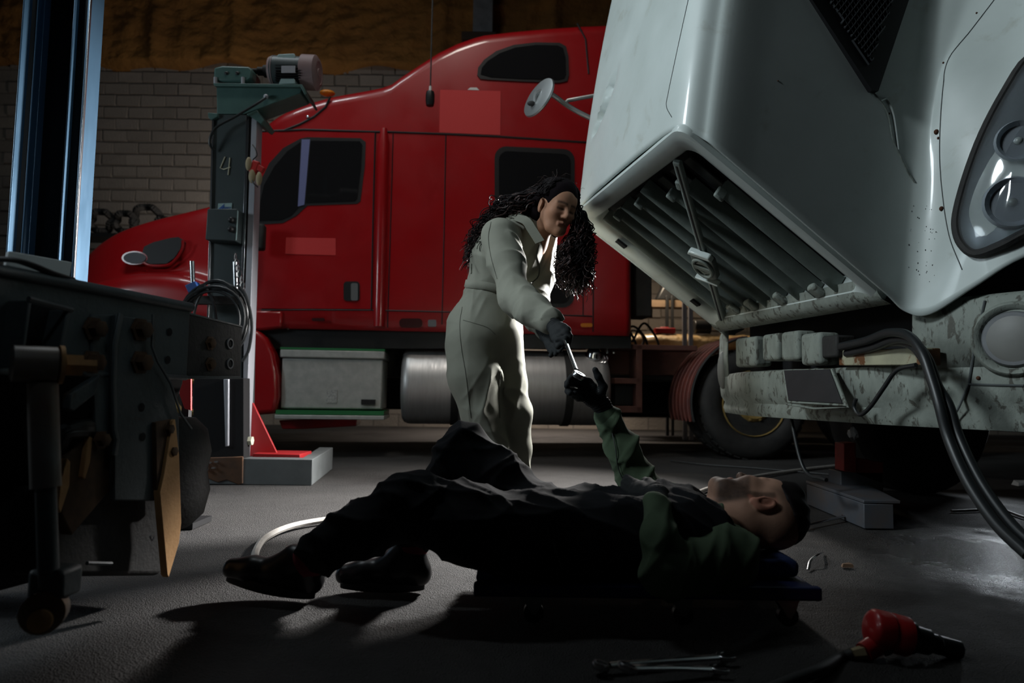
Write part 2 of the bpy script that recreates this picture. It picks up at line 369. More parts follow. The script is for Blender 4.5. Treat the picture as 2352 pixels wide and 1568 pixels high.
def brick_wall_material():
    m = MATS['wall_mortar']; nt = m.node_tree; N = nt.nodes; L = nt.links; b = N['Principled BSDF']
    src = b.inputs['Base Color'].links[0].from_socket; tc = N.new('ShaderNodeTexCoord'); sx = N.new('ShaderNodeSeparateXYZ'); cx = N.new('ShaderNodeCombineXYZ')
    L.new(tc.outputs['Object'], sx.inputs[0]); L.new(sx.outputs[0], cx.inputs[0]); L.new(sx.outputs[2], cx.inputs[1])
    bt = N.new('ShaderNodeTexBrick'); bt.inputs['Scale'].default_value = 1; bt.inputs['Brick Width'].default_value = .4; bt.inputs['Row Height'].default_value = .2; bt.inputs['Mortar Size'].default_value = .012
    bt.inputs['Color1'].default_value = (1.55, 1.55, 1.5, 1); bt.inputs['Color2'].default_value = (1.25, 1.25, 1.22, 1); bt.inputs['Mortar'].default_value = (.9, .9, .9, 1)
    L.new(cx.outputs[0], bt.inputs['Vector']); mm = N.new('ShaderNodeVectorMath'); mm.operation = 'MULTIPLY'; L.new(src, mm.inputs[0]); L.new(bt.outputs['Color'], mm.inputs[1]); L.new(mm.outputs[0], b.inputs['Base Color'])
brick_wall_material()
WY = 11.0
wb = MB(); wb.box((0, WY+0.15, 3.75), (20, 0.3, 7.5)); wall = put(wb, 'wall_back', 'wall_mortar', kind='structure', label='block wall behind the red truck with foam insulation above')
brick_meshes = []
for k in range(6):
    r = np.random.RandomState(k); w, h, d = 0.195, 0.089, 0.03
    b0 = [(-w, 0, -h), (w, 0, -h), (w, 0, h), (-w, 0, h)]; b0 = np.array(b0)+r.normal(size=(4, 3))*[0.005, 0, 0.004]
    b1 = b0*[0.955, 0, 0.9]+[0, -d, 0]+r.normal(size=(4, 3))*[0.002, 0.004, 0.002]
    me = bpy.data.meshes.new('brick'); me.from_pydata(np.vstack([b0, b1]).tolist(), [], [(4, 5, 6, 7), (0, 1, 5, 4), (1, 2, 6, 5), (2, 3, 7, 6), (3, 0, 4, 7)]); me.materials.append(MATS['brick_block']); brick_meshes.append(me)
rows = []
for j in range(30):
    z = 0.1+0.2*j
    for i in range(-22, 12):
        x = i*0.4+(0.2 if j % 2 else 0)
        if (-8.4 < x < -4.0 and 2.9 < z < 5.95) or (-4.0 <= x < -1.6 and 4.3 < z < 5.95) or (1.9 < x < 3.5 and 1.0 < z < 2.3): rows.append((x, z))
for x, z in rows:
    o = bpy.data.objects.new('brick', random.choice(brick_meshes)); COL.objects.link(o); o.parent = wall
    o.location = (x+random.uniform(-.006, .006), WY-random.uniform(-0.004, 0.006), z); o.rotation_euler = (0, random.uniform(-.008, .008), 0)
# sprayed foam insulation
mat('foam_brown', (0.33, 0.155, 0.035), 0.9, col2=(0.16, 0.07, 0.018), nscale=2.2, amt=0.9, bump=0.03, bscale=14)
F1 = Folds(3, 8, (5, 14), power=1.2); F2 = Folds(4, 8, (20, 50), power=1.4)
gx = np.linspace(-10, 10, 260); gz = np.linspace(5.86, 7.6, 40); P = np.array([[(x, WY, z) for x in gx] for z in gz]); V = P.reshape(-1, 3)
edge = 0.06*np.sin(V[:, 0]*2.3)+0.05*np.sin(V[:, 0]*5.1+1); V2 = V.copy()
rib = sum(np.exp(-((V[:, 0]-c)/0.10)**2) for c in (-7.6, -5.9, -4.6, -3.0, -1.2, 0.6, 2.2, 4.0))
V2[:, 1] = WY-0.12-0.22*F1(V)-0.10*F2(V*[1, 1, 1.6])-0.12*rib; k0 = V[:, 2] < 5.9; V2[k0, 2] += edge[k0]; V2[k0, 1] = WY+0.01
fm = MB(); fm.grid(V2.reshape(len(gz), len(gx), 3)); put(fm, 'foam_insulation', 'foam_brown', wall, label='lumpy brown sprayed foam insulation', angle=180)
mat('steel_grey', (0.22, 0.23, 0.24), 0.6, 0.2, col2=(0.13, 0.135, 0.14), nscale=5)
a = U(1086, 0, WY-0.7); b = U(1131, 0, WY-0.7); xm = (a[0]+b[0])/2; w = b[0]-a[0]
put(MB().box((xm, WY-0.55, 6.75), (w, 0.02, 1.7)).box((xm-w/2+.012, WY-0.42, 6.75), (.02, 0.26, 1.7)).box((xm+w/2-.012, WY-0.42, 6.75), (.02, 0.26, 1.7)), 'trim_1', 'steel_grey', kind='structure', label='grey steel channel post on the foam wall')
mat('brown_dark', (0.05, 0.035, 0.025), 0.9)
c = U(1100, 82, WY-0.6); put(MB().box((c[0], WY-0.45, c[2]), (0.55, 0.35, 0.12)), 'trim_2', 'brown_dark', kind='structure', bevel=0.01, label='dark ledge under the steel post')
mat('shed_dark', (0.06, 0.058, 0.055), 0.95, col2=(0.035, 0.034, 0.033), nscale=1.0)
put(MB().box((-9.95, 4.5, 3.75), (0.1, 15, 7.5)), 'wall_left', 'shed_dark', kind='structure')
put(MB().box((9.95, 4.5, 3.75), (0.1, 15, 7.5)), 'wall_right', 'shed_dark', kind='structure')
put(MB().box((0, 4.5, 7.6), (20, 15, 0.1)), 'ceiling', 'shed_dark', kind='structure')
put(MB().box((0, -3.0, 3.75), (20, 0.1, 7.5)), 'wall_front', 'shed_dark', kind='structure')

# ================================================================== red semi truck in the background
mat('red_paint', (0.34, 0.006, 0.009), 0.33, col2=(0.30, 0.005, 0.007), nscale=1.5, coat=0.6, rvar=0.06)
mat('red_patch', (0.56, 0.03, 0.03), 0.6)
mat('black_trim', (0.008, 0.008, 0.009), 0.5)
mat('black_rubber', (0.012, 0.012, 0.012), 0.75, col2=(0.03, 0.028, 0.026), nscale=9, bump=0.002, bscale=60)
mat('tint_glass', (0.012, 0.012, 0.013), 0.06, spec=0.6)
mat('chrome', (0.75, 0.76, 0.78), 0.14, 1.0)
mat('alu_tank', (0.62, 0.61, 0.60), 0.48, 0.85, col2=(0.52, 0.51, 0.50), nscale=4, stretch=(10, 1, 1), rvar=0.08)
mat('alu_box', (0.52, 0.53, 0.50), 0.5, 0.35, col2=(0.36, 0.37, 0.35), nscale=14, amt=0.6)
mat('green_edge', (0.02, 0.16, 0.05), 0.5)
mat('frame_rustred', (0.13, 0.05, 0.035), 0.75, col2=(0.07, 0.03, 0.025), nscale=5, bump=0.002)
mat('rim_ochre', (0.38, 0.25, 0.07), 0.6, 0.1, col2=(0.18, 0.12, 0.045), nscale=9, amt=0.9)
mat('amber', (0.55, 0.18, 0.01), 0.3); mat('mirror_metal', (0.45, 0.47, 0.47), 0.35, 0.9)
RTH = math.radians(5.5); RT0 = np.array([2.21, 6.2, 0.0]); rex = np.array([math.cos(RTH), math.sin(RTH), 0]); rey = np.array([-math.sin(RTH), math.cos(RTH), 0])
def RT(px, py, yl=0.05):
    p = UP(px, py, RT0+rey*yl, rey)-RT0; return np.array([p@rex, yl, p[2]])
red = thing('semi_truck', 'glossy red semi truck with a tall sleeper cab standing along the back wall', 'truck', tuple(RT0), RTH)
def rput(mb, name, m, parent=None, **kw): return put(mb, name, m, parent or red, local=True, **kw)
WID = 2.34
# --- cab and sleeper shell: stations along x with top contour from the side view
topc = [RT(*p) for p in ((572, 452), (585, 330), (592, 286), (612, 268), (645, 250), (700, 229), (760, 212), (850, 196), (893, 187), (925, 163), (962, 139), (1005, 111), (1052, 88), (1105, 70), (1180, 61), (1260, 54), (1335, 49), (1440, 45), (1456, 60))]
tx = np.array([p[0] for p in topc]); tz = np.array([p[2] for p in topc])
xsil0, zsil = RT(640, 752)[0], RT(640, 753)[2]
st = np.concatenate([np.linspace(tx[0], tx[3], 9)[:-1], np.linspace(tx[3], tx[-2]-0.01, 40), np.linspace(tx[-2], tx[-1], 5)])
G = []
for x in st:
    zt = np.interp(x, tx, tz); e = max(0, (x-tx[-2])/(tx[-1]-tx[-2])) ; ins = 0.05+0.09*e*e; r = 0.13
    f = max(0, 1-(x-tx[0])/0.35); ins += 0.10*f*f
    sec = [(ins+0.03, zsil), (ins, zsil+0.05), (ins, zsil+0.25), (ins, (zsil+zt)/2), (ins, zt-r)] + [(ins+r*(1-math.cos(t)), zt-r+r*math.sin(t)) for t in np.linspace(0.25, math.pi/2, 6)]
    sec += [(WID/2, zt+0.03)] + [(WID-y, z) for y, z in sec[::-1]]
    G.append([(x, y, z) for y, z in sec])
m = MB(); m.grid(G); n = len(G[0]); m.f.append(tuple(range(n))); m.f.append(tuple(range(len(m.v)-n, len(m.v)))[::-1])
shell = rput(m, 'cab_shell', 'red_paint', angle=35)
# --- hood with fender bulge
hx0, hx1 = RT(60, 700)[0], RT(585, 500)[0]
hc = [RT(*p, 0.45) for p in ((60, 640), (110, 598), (193, 552), (250, 527), (350, 497), (480, 466), (585, 446))]
ff = [RT(*p, 0.06) for p in ((60, 720), (150, 668), (200, 648), (300, 625), (380, 624), (440, 632), (530, 665), (585, 705))]
wfx = RT(430, 900, 0)[0]; G = []
for x in np.linspace(hx0, hx1, 44):
    zc = np.interp(x, [p[0] for p in hc], [p[2] for p in hc]); zf = np.interp(x, [p[0] for p in ff], [p[2] for p in ff])
    e = max(0, 1-(x-hx0)/0.7); o = 0.35*e*e
    dxw = abs(x-wfx); zb = max(0.45, .505+math.sqrt(max(0, .62**2-dxw**2)) if dxw < .62 else 0.45)
    sec = [(0.03+o, zb), (0.0+o, max(0.8, zb+.03)), (0.0+o, zf-0.16), (0.025+o, zf-0.06), (0.08+o, zf-0.012), (0.15+o, zf), (0.23+o, zf+0.02), (0.30+o, zf+0.07), (0.36+o, 0.55*zf+0.45*zc), (0.40+o, 0.25*zf+0.75*zc-0.02), (0.47+o, zc-0.045), (0.58+o, zc), (0.8+o*.5, zc+0.03)]
    sec += [(WID/2, zc+0.05)] + [(WID-y, z) for y, z in sec[::-1]]
    G.append([(x, y, z) for y, z in sec])
m = MB(); m.grid(crgrid(np.array(G)[::3], 3, 2)); k = (len(G[0])-1)*2+1; m.f.append(tuple(range(k)))
hood = rput(m, 'hood', 'red_paint', angle=60)
# fender skirt behind the front wheel
def rpoly(pts, yl): return [RT(px, py, yl) for px, py in pts]
sk = rpoly([(556, 755), (590, 756), (612, 775), (628, 810), (638, 860), (640, 910), (632, 950), (560, 955)], 0.0)
rput(MB().prism(sk, (0, 0.5, 0)), 'fender_skirt', 'red_paint', bevel=0.04, segs=3)
rput(MB().prism(rpoly([(560, 712), (648, 714), (648, 752), (600, 758), (556, 756)], 0.02), (0, 0.3, 0)), 'sill_panel', 'red_paint', bevel=0.02)
# --- flat parts on the near side (y just proud of 0.05)
def panel(pts, name, m, y=0.047, t=0.02, parent=None, bevel=0.0, round_n=0, label=None):
    P = np.array([RT(px, py, y) for px, py in (cr(np.array([(p[0], p[1]) for p in pts]), round_n, True) if round_n else pts)])
    return rput(MB().prism(P, (0, t, 0)), name, m, parent, bevel=bevel, label=label)
def rrect(x0, y0, x1, y1, r, dy=0.0, n=5):  # rounded rectangle; dy tilts the right side down
    pts = []
    for cx, cy, a0 in ((x0+r, y0+r, 180), (x1-r, y0+r+dy, 270), (x1-r, y1-r+dy, 0), (x0+r, y1-r, 90)):
        for i in range(n+1):
            a = math.radians(a0+90*i/n); pts.append((cx+r*math.cos(a), cy+r*math.sin(a)))
    return pts
def line_seam(pts, w=3.0, y=0.046, parent=None, name='panel_seam'):
    P = [RT(px, py, y+0.004) for px, py in pts]; return rput(MB().tube(P, 0.0065*w/3, 5), name, 'black_trim', parent or shell)
line_seam([(598, 302), (700, 298), (862, 303), (890, 303), (1024, 308), (1150, 314), (1330, 326), (1440, 331)], 4.5)
line_seam([(1024, 309), (1020, 530), (1015, 745)], 2.6); line_seam([(903, 306), (896, 560), (890, 752)], 2.4)
line_seam([(600, 712), (700, 711), (853, 712), (890, 713), (1020, 716), (1340, 725), (1360, 726)], 3); line_seam([(1363, 600), (1362, 762)], 3); line_seam([(1340, 600), (1339, 726)], 2.4)
line_seam([(759, 222), (748, 246), (722, 268), (690, 285), (655, 299)], 5)
line_seam([(1326, 54), (1345, 90), (1352, 170)], 4)
door = panel([(598, 304), (862, 305), (857, 500), (853, 709), (590, 708), (588, 520), (592, 400)], 'door', 'red_paint', y=0.044, t=0.02)
line_seam([(862, 304), (857, 500), (853, 710)], 3.5, 0.040, door)
fr = panel([(584, 470), (596, 420), (618, 375), (650, 340), (690, 318), (705, 315), (828, 317), (840, 326), (838, 380), (828, 462), (820, 468), (706, 472), (680, 496), (650, 512), (590, 516), (582, 505)], 'window_frame', 'black_trim', y=0.040, t=0.012, parent=door)
panel([(596, 470), (606, 425), (630, 382), (660, 347), (690, 326), (684, 478), (668, 495), (645, 505), (596, 507)], 'quarter_window', 'tint_glass', 0.036, 0.006, fr)
panel([(714, 323), (826, 324), (832, 332), (829, 385), (820, 455), (815, 461), (702, 465)], 'window_pane', 'tint_glass', 0.036, 0.006, fr)
mat('blue_bar', (0.30, 0.33, 0.62), 0.25, 0.5)
panel([(693, 320), (712, 320), (699, 470), (684, 474)], 'window_divider', 'blue_bar', 0.032, 0.010, fr)
# interior seen through glass: steering wheel and seat hints in front of dark cab
hdl = panel(rrect(789, 646, 826, 691, 8), 'door_handle', 'black_trim', 0.038, 0.012, door)
panel(rrect(806, 650, 822, 690, 4), 'handle_lever', 'mirror_metal', 0.030, 0.010, hdl)
# vertical rounded pillar between cab and sleeper
P = [RT(px, py, 0.06) for px, py in ((882, 296), (881, 330), (876, 520), (872, 700), (871, 750))]
rput(MB().tube(P, [0.03, 0.055, 0.055, 0.055, 0.05], 14), 'pillar_trim', 'red_paint', shell)
panel([(1011, 206), (1150, 209), (1149, 310), (1009, 304)], 'paint_patch', 'red_patch', 0.046, 0.005, shell, label='lighter red square left by a removed sign')
panel([(657, 545), (771, 547), (771, 586), (655, 583)], 'paint_patch', 'red_patch', 0.041, 0.004, door, label='lighter red rectangle on the door')
mat('paint_white', (0.7, 0.7, 0.68), 0.5)
panel([(1074, 206), (1080, 201), (1095, 201), (1101, 207)], 'paint_smudge', 'paint_white', 0.045, 0.004, shell)
sw = panel(rrect(1136, 336, 1320, 478, 26, 6), 'sleeper_window', 'black_trim', 0.040, 0.02, shell)
panel(rrect(1146, 347, 1311, 468, 20, 6), 'window_pane', 'tint_glass', 0.036, 0.006, sw)
sw2 = panel(rrect(1178, 560, 1319, 704, 26, 2), 'luggage_door_window', 'black_trim', 0.040, 0.02, shell)
panel(rrect(1188, 570, 1310, 695, 20, 2), 'window_pane', 'tint_glass', 0.036, 0.006, sw2)
rw = panel([(1096, 172), (1098, 155), (1112, 137), (1140, 117), (1180, 103), (1230, 97), (1285, 98), (1300, 106), (1306, 130), (1307, 172), (1303, 186), (1285, 190), (1200, 187), (1125, 183), (1103, 181)], 'roof_window', 'black_trim', 0.040, 0.02, shell)
panel([(1104, 170), (1107, 155), (1120, 140), (1148, 122), (1184, 109), (1232, 103), (1280, 104), (1293, 110), (1299, 132), (1300, 170), (1296, 180), (1283, 183), (1200, 181), (1128, 177)], 'window_pane', 'tint_glass', 0.036, 0.006, rw)
mat('lamp_dark', (0.04, 0.01, 0.01), 0.3)
panel(rrect(917, 731, 970, 752, 9), 'marker_light', 'lamp_dark', 0.038, 0.012, shell); panel(rrect(983, 734, 1002, 750, 3), 'marker_plate', 'steel_grey', 0.040, 0.01, shell)
panel(rrect(1334, 742, 1361, 751, 4), 'marker_light', 'amber', 0.040, 0.012, shell); panel(rrect(716, 730, 745, 737, 3), 'sill_badge', 'lamp_dark', 0.0, 0.02, shell)
# roof marker lights on the visor edge
c = RT(752, 214, 0.25); rput(MB().ball(c, (0.07, 0.05, 0.028), 8), 'roof_marker_light', 'amber', shell)
c = RT(707, 268, 0.045); rput(MB().ball(c, (.015, .012, .015), 6), 'visor_rivet', 'chrome', shell)
# hood vents and oval lamp on the hood side
def hpanel(pts, name, m, y, t=0.03, parent=None, bevel=0.0): return rput(MB().prism([RT(px, py, y) for px, py in pts], (0, t, 0)), name, m, parent or hood, bevel=bevel)
vf = hpanel([(326, 582), (331, 566), (352, 556), (392, 546), (410, 544), (417, 552), (415, 570), (400, 592), (382, 605), (345, 606), (333, 600)], 'hood_vent', 'black_trim', 0.26, 0.12)
el = [(309+26*math.cos(t), 592+13*math.sin(t)) for t in np.linspace(0, 2*math.pi, 20)[:-1]]; mat('lamp_grey', (0.07, 0.078, 0.092), 0.5)
hpanel([(309+(x-309)*1.14, 592+(y-592)*1.2) for x, y in el], 'lamp_bezel', 'red_paint', 0.255, 0.12); hpanel(el, 'side_lamp', 'lamp_grey', 0.245, 0.12)
G = [RT(px, py, 0.25) for px, py in ((330, 604), (346, 610), (384, 609), (404, 595), (419, 571), (420, 552))]; rput(MB().tube(cr(G, 5), 0.012, 6), 'vent_lip', 'red_paint', hood)
# --- below the cab: frame, battery box, tank, wheels
rput(MB().prism([RT(600, 756, .12), RT(1450, 764, .12), RT(1450, 800, .12), RT(600, 800, .12)], (0, 0.05, 0)), 'gap_dark_strip', 'black_trim')  # black strip standing in for the shaded gap under the sill
rput(MB().box((-1.7, 1.17, 0.85), (7.4, 0.9, 0.28)), 'engine_tunnel', 'black_trim', bevel=0.01)
for y in (.75, 1.6): rput(MB().box((1.0, y, 0.9), (4.6, 0.08, 0.27)), 'frame_rail', 'frame_rustred', bevel=0.01)
bb = MB(); b0, b1 = RT(650, 822, .1), RT(877, 940, .1); bx0, bx1, bz1, bz0 = b0[0], b1[0], b0[2], b1[2]
bb.box(((bx0+bx1)/2, 0.32, (bz0+bz1)/2), (bx1-bx0, 0.5, bz1-bz0)); box = rput(bb, 'battery_box', 'alu_box', bevel=0.012)
z1 = RT(650, 803, .08)[2]; rput(MB().box(((bx0+bx1)/2, 0.32, (bz1+z1)/2+.004), (bx1-bx0+.03, 0.54, z1-bz1)), 'box_lid', 'alu_box', box, bevel=0.01)
rput(MB().box(((bx0+bx1)/2, 0.32, z1+.012), (bx1-bx0+.03, 0.54, 0.018)), 'green_strip', 'green_edge', box)
rput(MB().box(((bx0+bx1)/2, 0.30, bz0-.03), (bx1-bx0+.05, 0.56, 0.035)), 'green_strip', 'green_edge', box); rput(MB().box(((bx0+bx1)/2, 0.30, bz0-.07), (bx1-bx0+.06, 0.58, 0.035)), 'step_plate', 'alu_box', box, bevel=.005)
c = RT(846, 923, .06); rput(MB().box(c, (0.12, 0.03, 0.045)), 'box_latch', 'black_trim', box)
mat('sticker_dark', (0.25, 0.26, 0.25), 0.6, col2=(0.5, 0.5, 0.48), nscale=60, amt=0.3); c = RT(762, 910, .068); rput(MB().box(c, (0.09, 0.006, 0.11)), 'sticker', 'sticker_dark', box)
t0, t1 = RT(917, 890, .02), RT(1409, 890, .02); tc = np.array([0, 0.36, (RT(1150, 802, .36)[2]+RT(1150, 976, .36)[2])/2]); tr = 0.345
tk = MB(); L_ = t1[0]-t0[0]; tk.lathe([(0, .0), (0.004, tr*.7), (0.012, tr*.86), (0.03, tr*.95), (0.06, tr*.99), (0.09, tr), (L_-.09, tr), (L_-.06, tr*.99), (L_-.03, tr*.95), (L_-.012, tr*.86), (L_-.004, tr*.7), (L_, 0)], (t0[0], tc[1], tc[2]), (1, 0, 0), 40)
tank = rput(tk, 'fuel_tank', 'alu_tank', angle=60)
for px in (1045, 1310):
    x = RT(px, 890, .02)[0]; rput(MB().lathe([(0, tr+.002), (0, tr+.010), (0.07, tr+.010), (0.07, tr+.002)], (x-.035, tc[1], tc[2]), (1, 0, 0), 36), 'tank_strap', 'black_rubber', tank)
c = RT(1362, 803, .2); rput(MB().lathe([(0, .075), (.02, .08), (.03, .07), (.06, .065), (.075, .05), (.075, 0)], (c[0], .18, tc[2]+tr*.82), (0, -.5, .85), 20), 'filler_cap', 'chrome', tank)
for dx, dz in ((0, 0), (.06, .02)): rput(MB().tube([(c[0]+.1+dx, .2, tc[2]+.2+dz+.04*math.cos(t)-.0) if 0 else (c[0]+dx*.4+.09*math.cos(t), .10+.05*dx, tc[2]+.27+.05*math.sin(t)) for t in np.linspace(-1.2, .5, 9)], .006, 5), 'cap_chain', 'chrome', tank)
# bracket frame behind the tank
for (x0, y0, x1, y1) in ((1410, 868, 1470, 882), (1410, 932, 1472, 948), (1460, 793, 1474, 948), (1410, 790, 1600, 806)):
    p, q = RT(x0, y0, .2), RT(x1, y1, .2); rput(MB().box(((p[0]+q[0])/2, .3, (p[2]+q[2])/2), (abs(q[0]-p[0]), .25, abs(q[2]-p[2]))), 'bracket_bar', 'frame_rustred', bevel=.006)
p, q = RT(1412, 884, .3), RT(1456, 930, .3); rput(MB().box(((p[0]+q[0])/2, .45, (p[2]+q[2])/2), (q[0]-p[0], .3, abs(q[2]-p[2]))), 'air_tank_box', 'black_trim')
# wheels: tyre > rim
def wheel(cx, y, name='wheel', r=0.505):
    c = (cx, y, r); w = 0.26
    t = rput(MB().lathe([(0.03, r*.60), (0.0, r*.66), (-.012, r*.76), (-.006, r*.88), (.012, r*.95), (.045, r*.99), (.08, r), (w-.08, r), (w-.02, r*.95), (w, r*.8), (w-.03, r*.6)], c, (0, 1, 0), 44), name, 'black_rubber')
    g = MB()
    for i in range(40):
        a = 2*math.pi*i/40; u = np.array([math.cos(a), 0, math.sin(a)])
        g.box(np.array(c)+u*(r*.995)+np.array([0, .075, 0]), (.05, .055, .018), np.stack([np.array([-math.sin(a), 0, math.cos(a)]), np.array([0, 1, 0]), u], 1))
    rput(g, 'tread_blocks', 'black_rubber', t, kind='stuff')
    rm = rput(MB().lathe([(.10, .0), (.10, .10), (.02, .11), (.0, .135), (.02, .16), (.10, .20), (.13, .235), (.09, .275), (.03, .29), (.01, r*.585), (.03, r*.60), (.06, r*.56)], c, (0, 1, 0), 32), 'rim', 'rim_ochre', t)
    h = MB()
    for i in range(8):
        a = 2*math.pi*i/8+.2; h.lathe([(0.085, .032), (0.11, .03), (.11, 0)], (c[0]+.235*math.cos(a), c[1]+.01, c[2]+.235*math.sin(a)), (0, 1, 0), 12)
    rput(h, 'rim_holes', 'black_trim', rm, kind='stuff')
    nb = MB()
    for i in range(10):
        a = 2*math.pi*i/10; bolt((c[0]+.15*math.cos(a), c[1]+.035, c[2]+.15*math.sin(a)), (0, -1, 0), .014, .03, nb)
    rput(nb, 'wheel_nuts', 'rim_ochre', rm, kind='stuff')
wx = RT(1735, 918, 0)[0]; wheel(wx, 0.0); wheel(wx+1.33, 0.0); wheel(wx, 0.30); wheel(wx+1.33, .30); wheel(RT(430, 900, 0)[0], 0.04)
# ribbed mudguard over the drive wheel: arc segments
mat('mudguard_red', (0.19, 0.045, 0.03), 0.6, col2=(0.10, 0.03, 0.025), nscale=6)
mg = thing_parent = None
gs = MB(); R_ = .60
arc = np.linspace(math.radians(196), math.radians(98), 26)
G = []
for a in arc: G.append([(wx+R_*math.cos(a), y, .505+R_*math.sin(a)) for y in np.linspace(-.02, .62, 9)])
gs.grid(G); guard = rput(gs, 'mudguard', 'mudguard_red', solid=.012)
for y in np.linspace(.05, .55, 6): rput(MB().tube([(wx+(R_+.012)*math.cos(a), y, .505+(R_+.012)*math.sin(a)) for a in arc], .012, 6), 'guard_rib', 'mudguard_red', guard)
rput(MB().tube([(wx+(R_+.006)*math.cos(a), -.02, .505+(R_+.006)*math.sin(a)) for a in arc], .022, 8, flat=.5), 'guard_edge', 'black_rubber', guard)
# hoses and fittings behind the sleeper on the frame
hz = .98
for i, (px, h) in enumerate(((1358, 35), (1374, 42), (1395, 30), (1410, 46))):
    p = RT(px, 800, .45); rput(MB().cyl((p[0], .45, p[2]-.05), (p[0], .45, p[2]+h/250.0), .018, 10), 'air_fitting', 'chrome')
for i in range(5):
    p = RT(1340+i*28, 785, .5); q = RT(1400+i*26, 770, .5)
    rput(MB().tube(cr([p, (p+q)/2+[0, 0, .12+.03*(i % 3)], q, q+[.05, 0, -.12]], 6), .012, 6), 'air_hose', 'black_rubber')
p = RT(1476, 620, .3); q = RT(1476, 728, .3); rput(MB().box(((p[0]+q[0])/2, .4, (p[2]+q[2])/2+.4), (.15, .3, p[2]-q[2]+.8)), 'rear_fairing', 'black_rubber', bevel=.01)
# lower chassis clutter under the cab
rput(MB().prism([RT(640, 965, .2), RT(820, 958, .2), RT(818, 978, .2), RT(700, 985, .2), RT(648, 985, .2)], (0, .3, 0)), 'lower_step', 'red_paint', bevel=.01)

rput(MB().box((-.3, 1.95, .62), (3.6, .5, .62)), 'dark_filler_long', 'black_trim', bevel=.05)  # black box added to keep the view under the truck dark
rput(MB().box((-3.2, 1.95, .72), (1.6, .5, .7)), 'dark_filler_short', 'black_trim', bevel=.03)  # shorter black filler, added for the same dark gap under the cab
for dx_ in (0, 1.33): rput(MB().cyl((wx+dx_, .3, .505), (wx+dx_, 2.2, .505), .12, 14), 'axle_tube', 'black_rubber')
m_ = RT(592, 545, -.12); rput(MB().box(m_, (.12, .10, .22)), 'door_mirror', 'black_rubber', bevel=.02)

# ================================================================== white truck with its hood tilted forward
mat('white_paint', (0.58, 0.64, 0.62), 0.42, col2=(0.50, 0.555, 0.53), nscale=2.5, coat=0.25, col3=(0.36, 0.37, 0.31), n3=5, t3=0.60, w3=0.2, rvar=0.08)
mat('bumper_white', (0.30, 0.335, 0.295), 0.7, col2=(0.15, 0.165, 0.145), nscale=15, amt=0.9, col3=(0.085, 0.085, 0.070), n3=34, t3=0.55, w3=0.06, stretch=(1, 1, 0.45), bump=0.003, bscale=50)
mat('grey_plastic', (0.17, 0.195, 0.18), 0.55, col2=(0.12, 0.135, 0.125), nscale=8, bump=0.0012, bscale=180)
mat('slat_grey', (0.27, 0.31, 0.285), 0.5, col2=(0.18, 0.21, 0.19), nscale=7, bump=0.0008, bscale=150)
mat('louvre_dark', (0.026, 0.030, 0.028), 0.7); mat('black_void', (0.004, 0.004, 0.005), 0.9); mat('rubber_cable', (0.013, 0.015, 0.016), 0.42, spec=0.6)
mat('rusty_cream', (0.42, 0.40, 0.27), 0.7, col2=(0.26, 0.25, 0.18), nscale=9, col3=(0.13, 0.05, 0.015), n3=12, t3=0.52, w3=0.06)
mat('rust', (0.10, 0.035, 0.012), 0.85, col2=(0.05, 0.02, 0.01), nscale=20)
mat('lens_glass', (0.85, 0.9, 0.92), 0.08, trans=0.95); mat('lens_grey', (0.24, 0.275, 0.27), 0.25, col2=(0.18, 0.205, 0.20), nscale=4, coat=.5)
mat('fog_glass', (0.20, 0.20, 0.185), 0.5, col2=(0.16, 0.16, 0.15), nscale=6); mat('reflector', (0.42, 0.47, 0.52), 0.4, 0.6); mat('housing_grey', (0.16, 0.19, 0.21), 0.3, 0.4)
W0 = np.array([1.235, 3.03, 0.0]); WTH = math.atan2(.21, .98); wex = np.array([math.cos(WTH), math.sin(WTH), 0]); wey = np.array([-math.sin(WTH), math.cos(WTH), 0])
def _wl(p): p = p-W0; return np.array([p@wex, p@wey, p[2]])
def WT(px, py, yl): return _wl(UP(px, py, W0+wey*yl, wey))
def WX(px, py, xl): return _wl(UP(px, py, W0+wex*xl, wex))
wt = thing('truck', 'dirty white truck with its hood tilted forward, grille facing down over the bumper', 'truck', tuple(W0), WTH)
def wput(mb, name, m, parent=None, **kw): return put(mb, name, m, parent or wt, local=True, **kw)
ZT = 3.0
def htop(y, z0, n=5):  # hood top column: nearly upright plate, leaning back with height
    x = lambda z: -.815+.105*(z-1.5)+.05*(z-1.5)**2
    return [(x(z)+.02*abs(y)**3, y*(1+.05*(z-1.5)), z) for z in np.linspace(z0, ZT, n)]
cols = [htop(0, 1.52), htop(-.25, 1.518), htop(-.42, 1.512), htop(-.52, 1.502)]
for y, dx, z0 in ((-.565, .012, 1.494), (-.598, .036, 1.478), (-.616, .075, 1.452)): cols.append([(p[0]+dx, p[1], p[2]) for p in htop(y, z0)])
for x0 in (-.70, -.55, -.38, -.2, -.03):
    z0 = .93+(-x0/.815)*.57-.005; cols.append([(x0+.11*(z-z0)+.04*(z-z0)**2, -.622-.03*(z-1), z) for z in np.linspace(z0, ZT, 5)])
cols.append([(.045, -.625, .885), tuple(WT(2108, 430, -.645)), tuple(WT(2146, 200, -.665)), tuple(WT(2186, 0, -.685)), (.46, -.76, ZT)])
cols.append([(.085, -.69, .872), tuple(WT(2150, 440, -.69)), tuple(WT(2176, 190, -.71)), tuple(WT(2240, 0, -.73)), (.52, -.80, ZT)])
cols.append([(.135, -.82, .95), tuple(WT(2222, 470, -.80)), tuple(WT(2262, 210, -.82)), tuple(WT(2330, 0, -.84)), (.60, -.90, ZT)])
cols.append([(.195, -.95, 1.03), tuple(WT(2330, 440, -.93)), tuple(WT(2380, 230, -.95)), tuple(WT(2430, 20, -.97)), (.72, -1.0, ZT)])
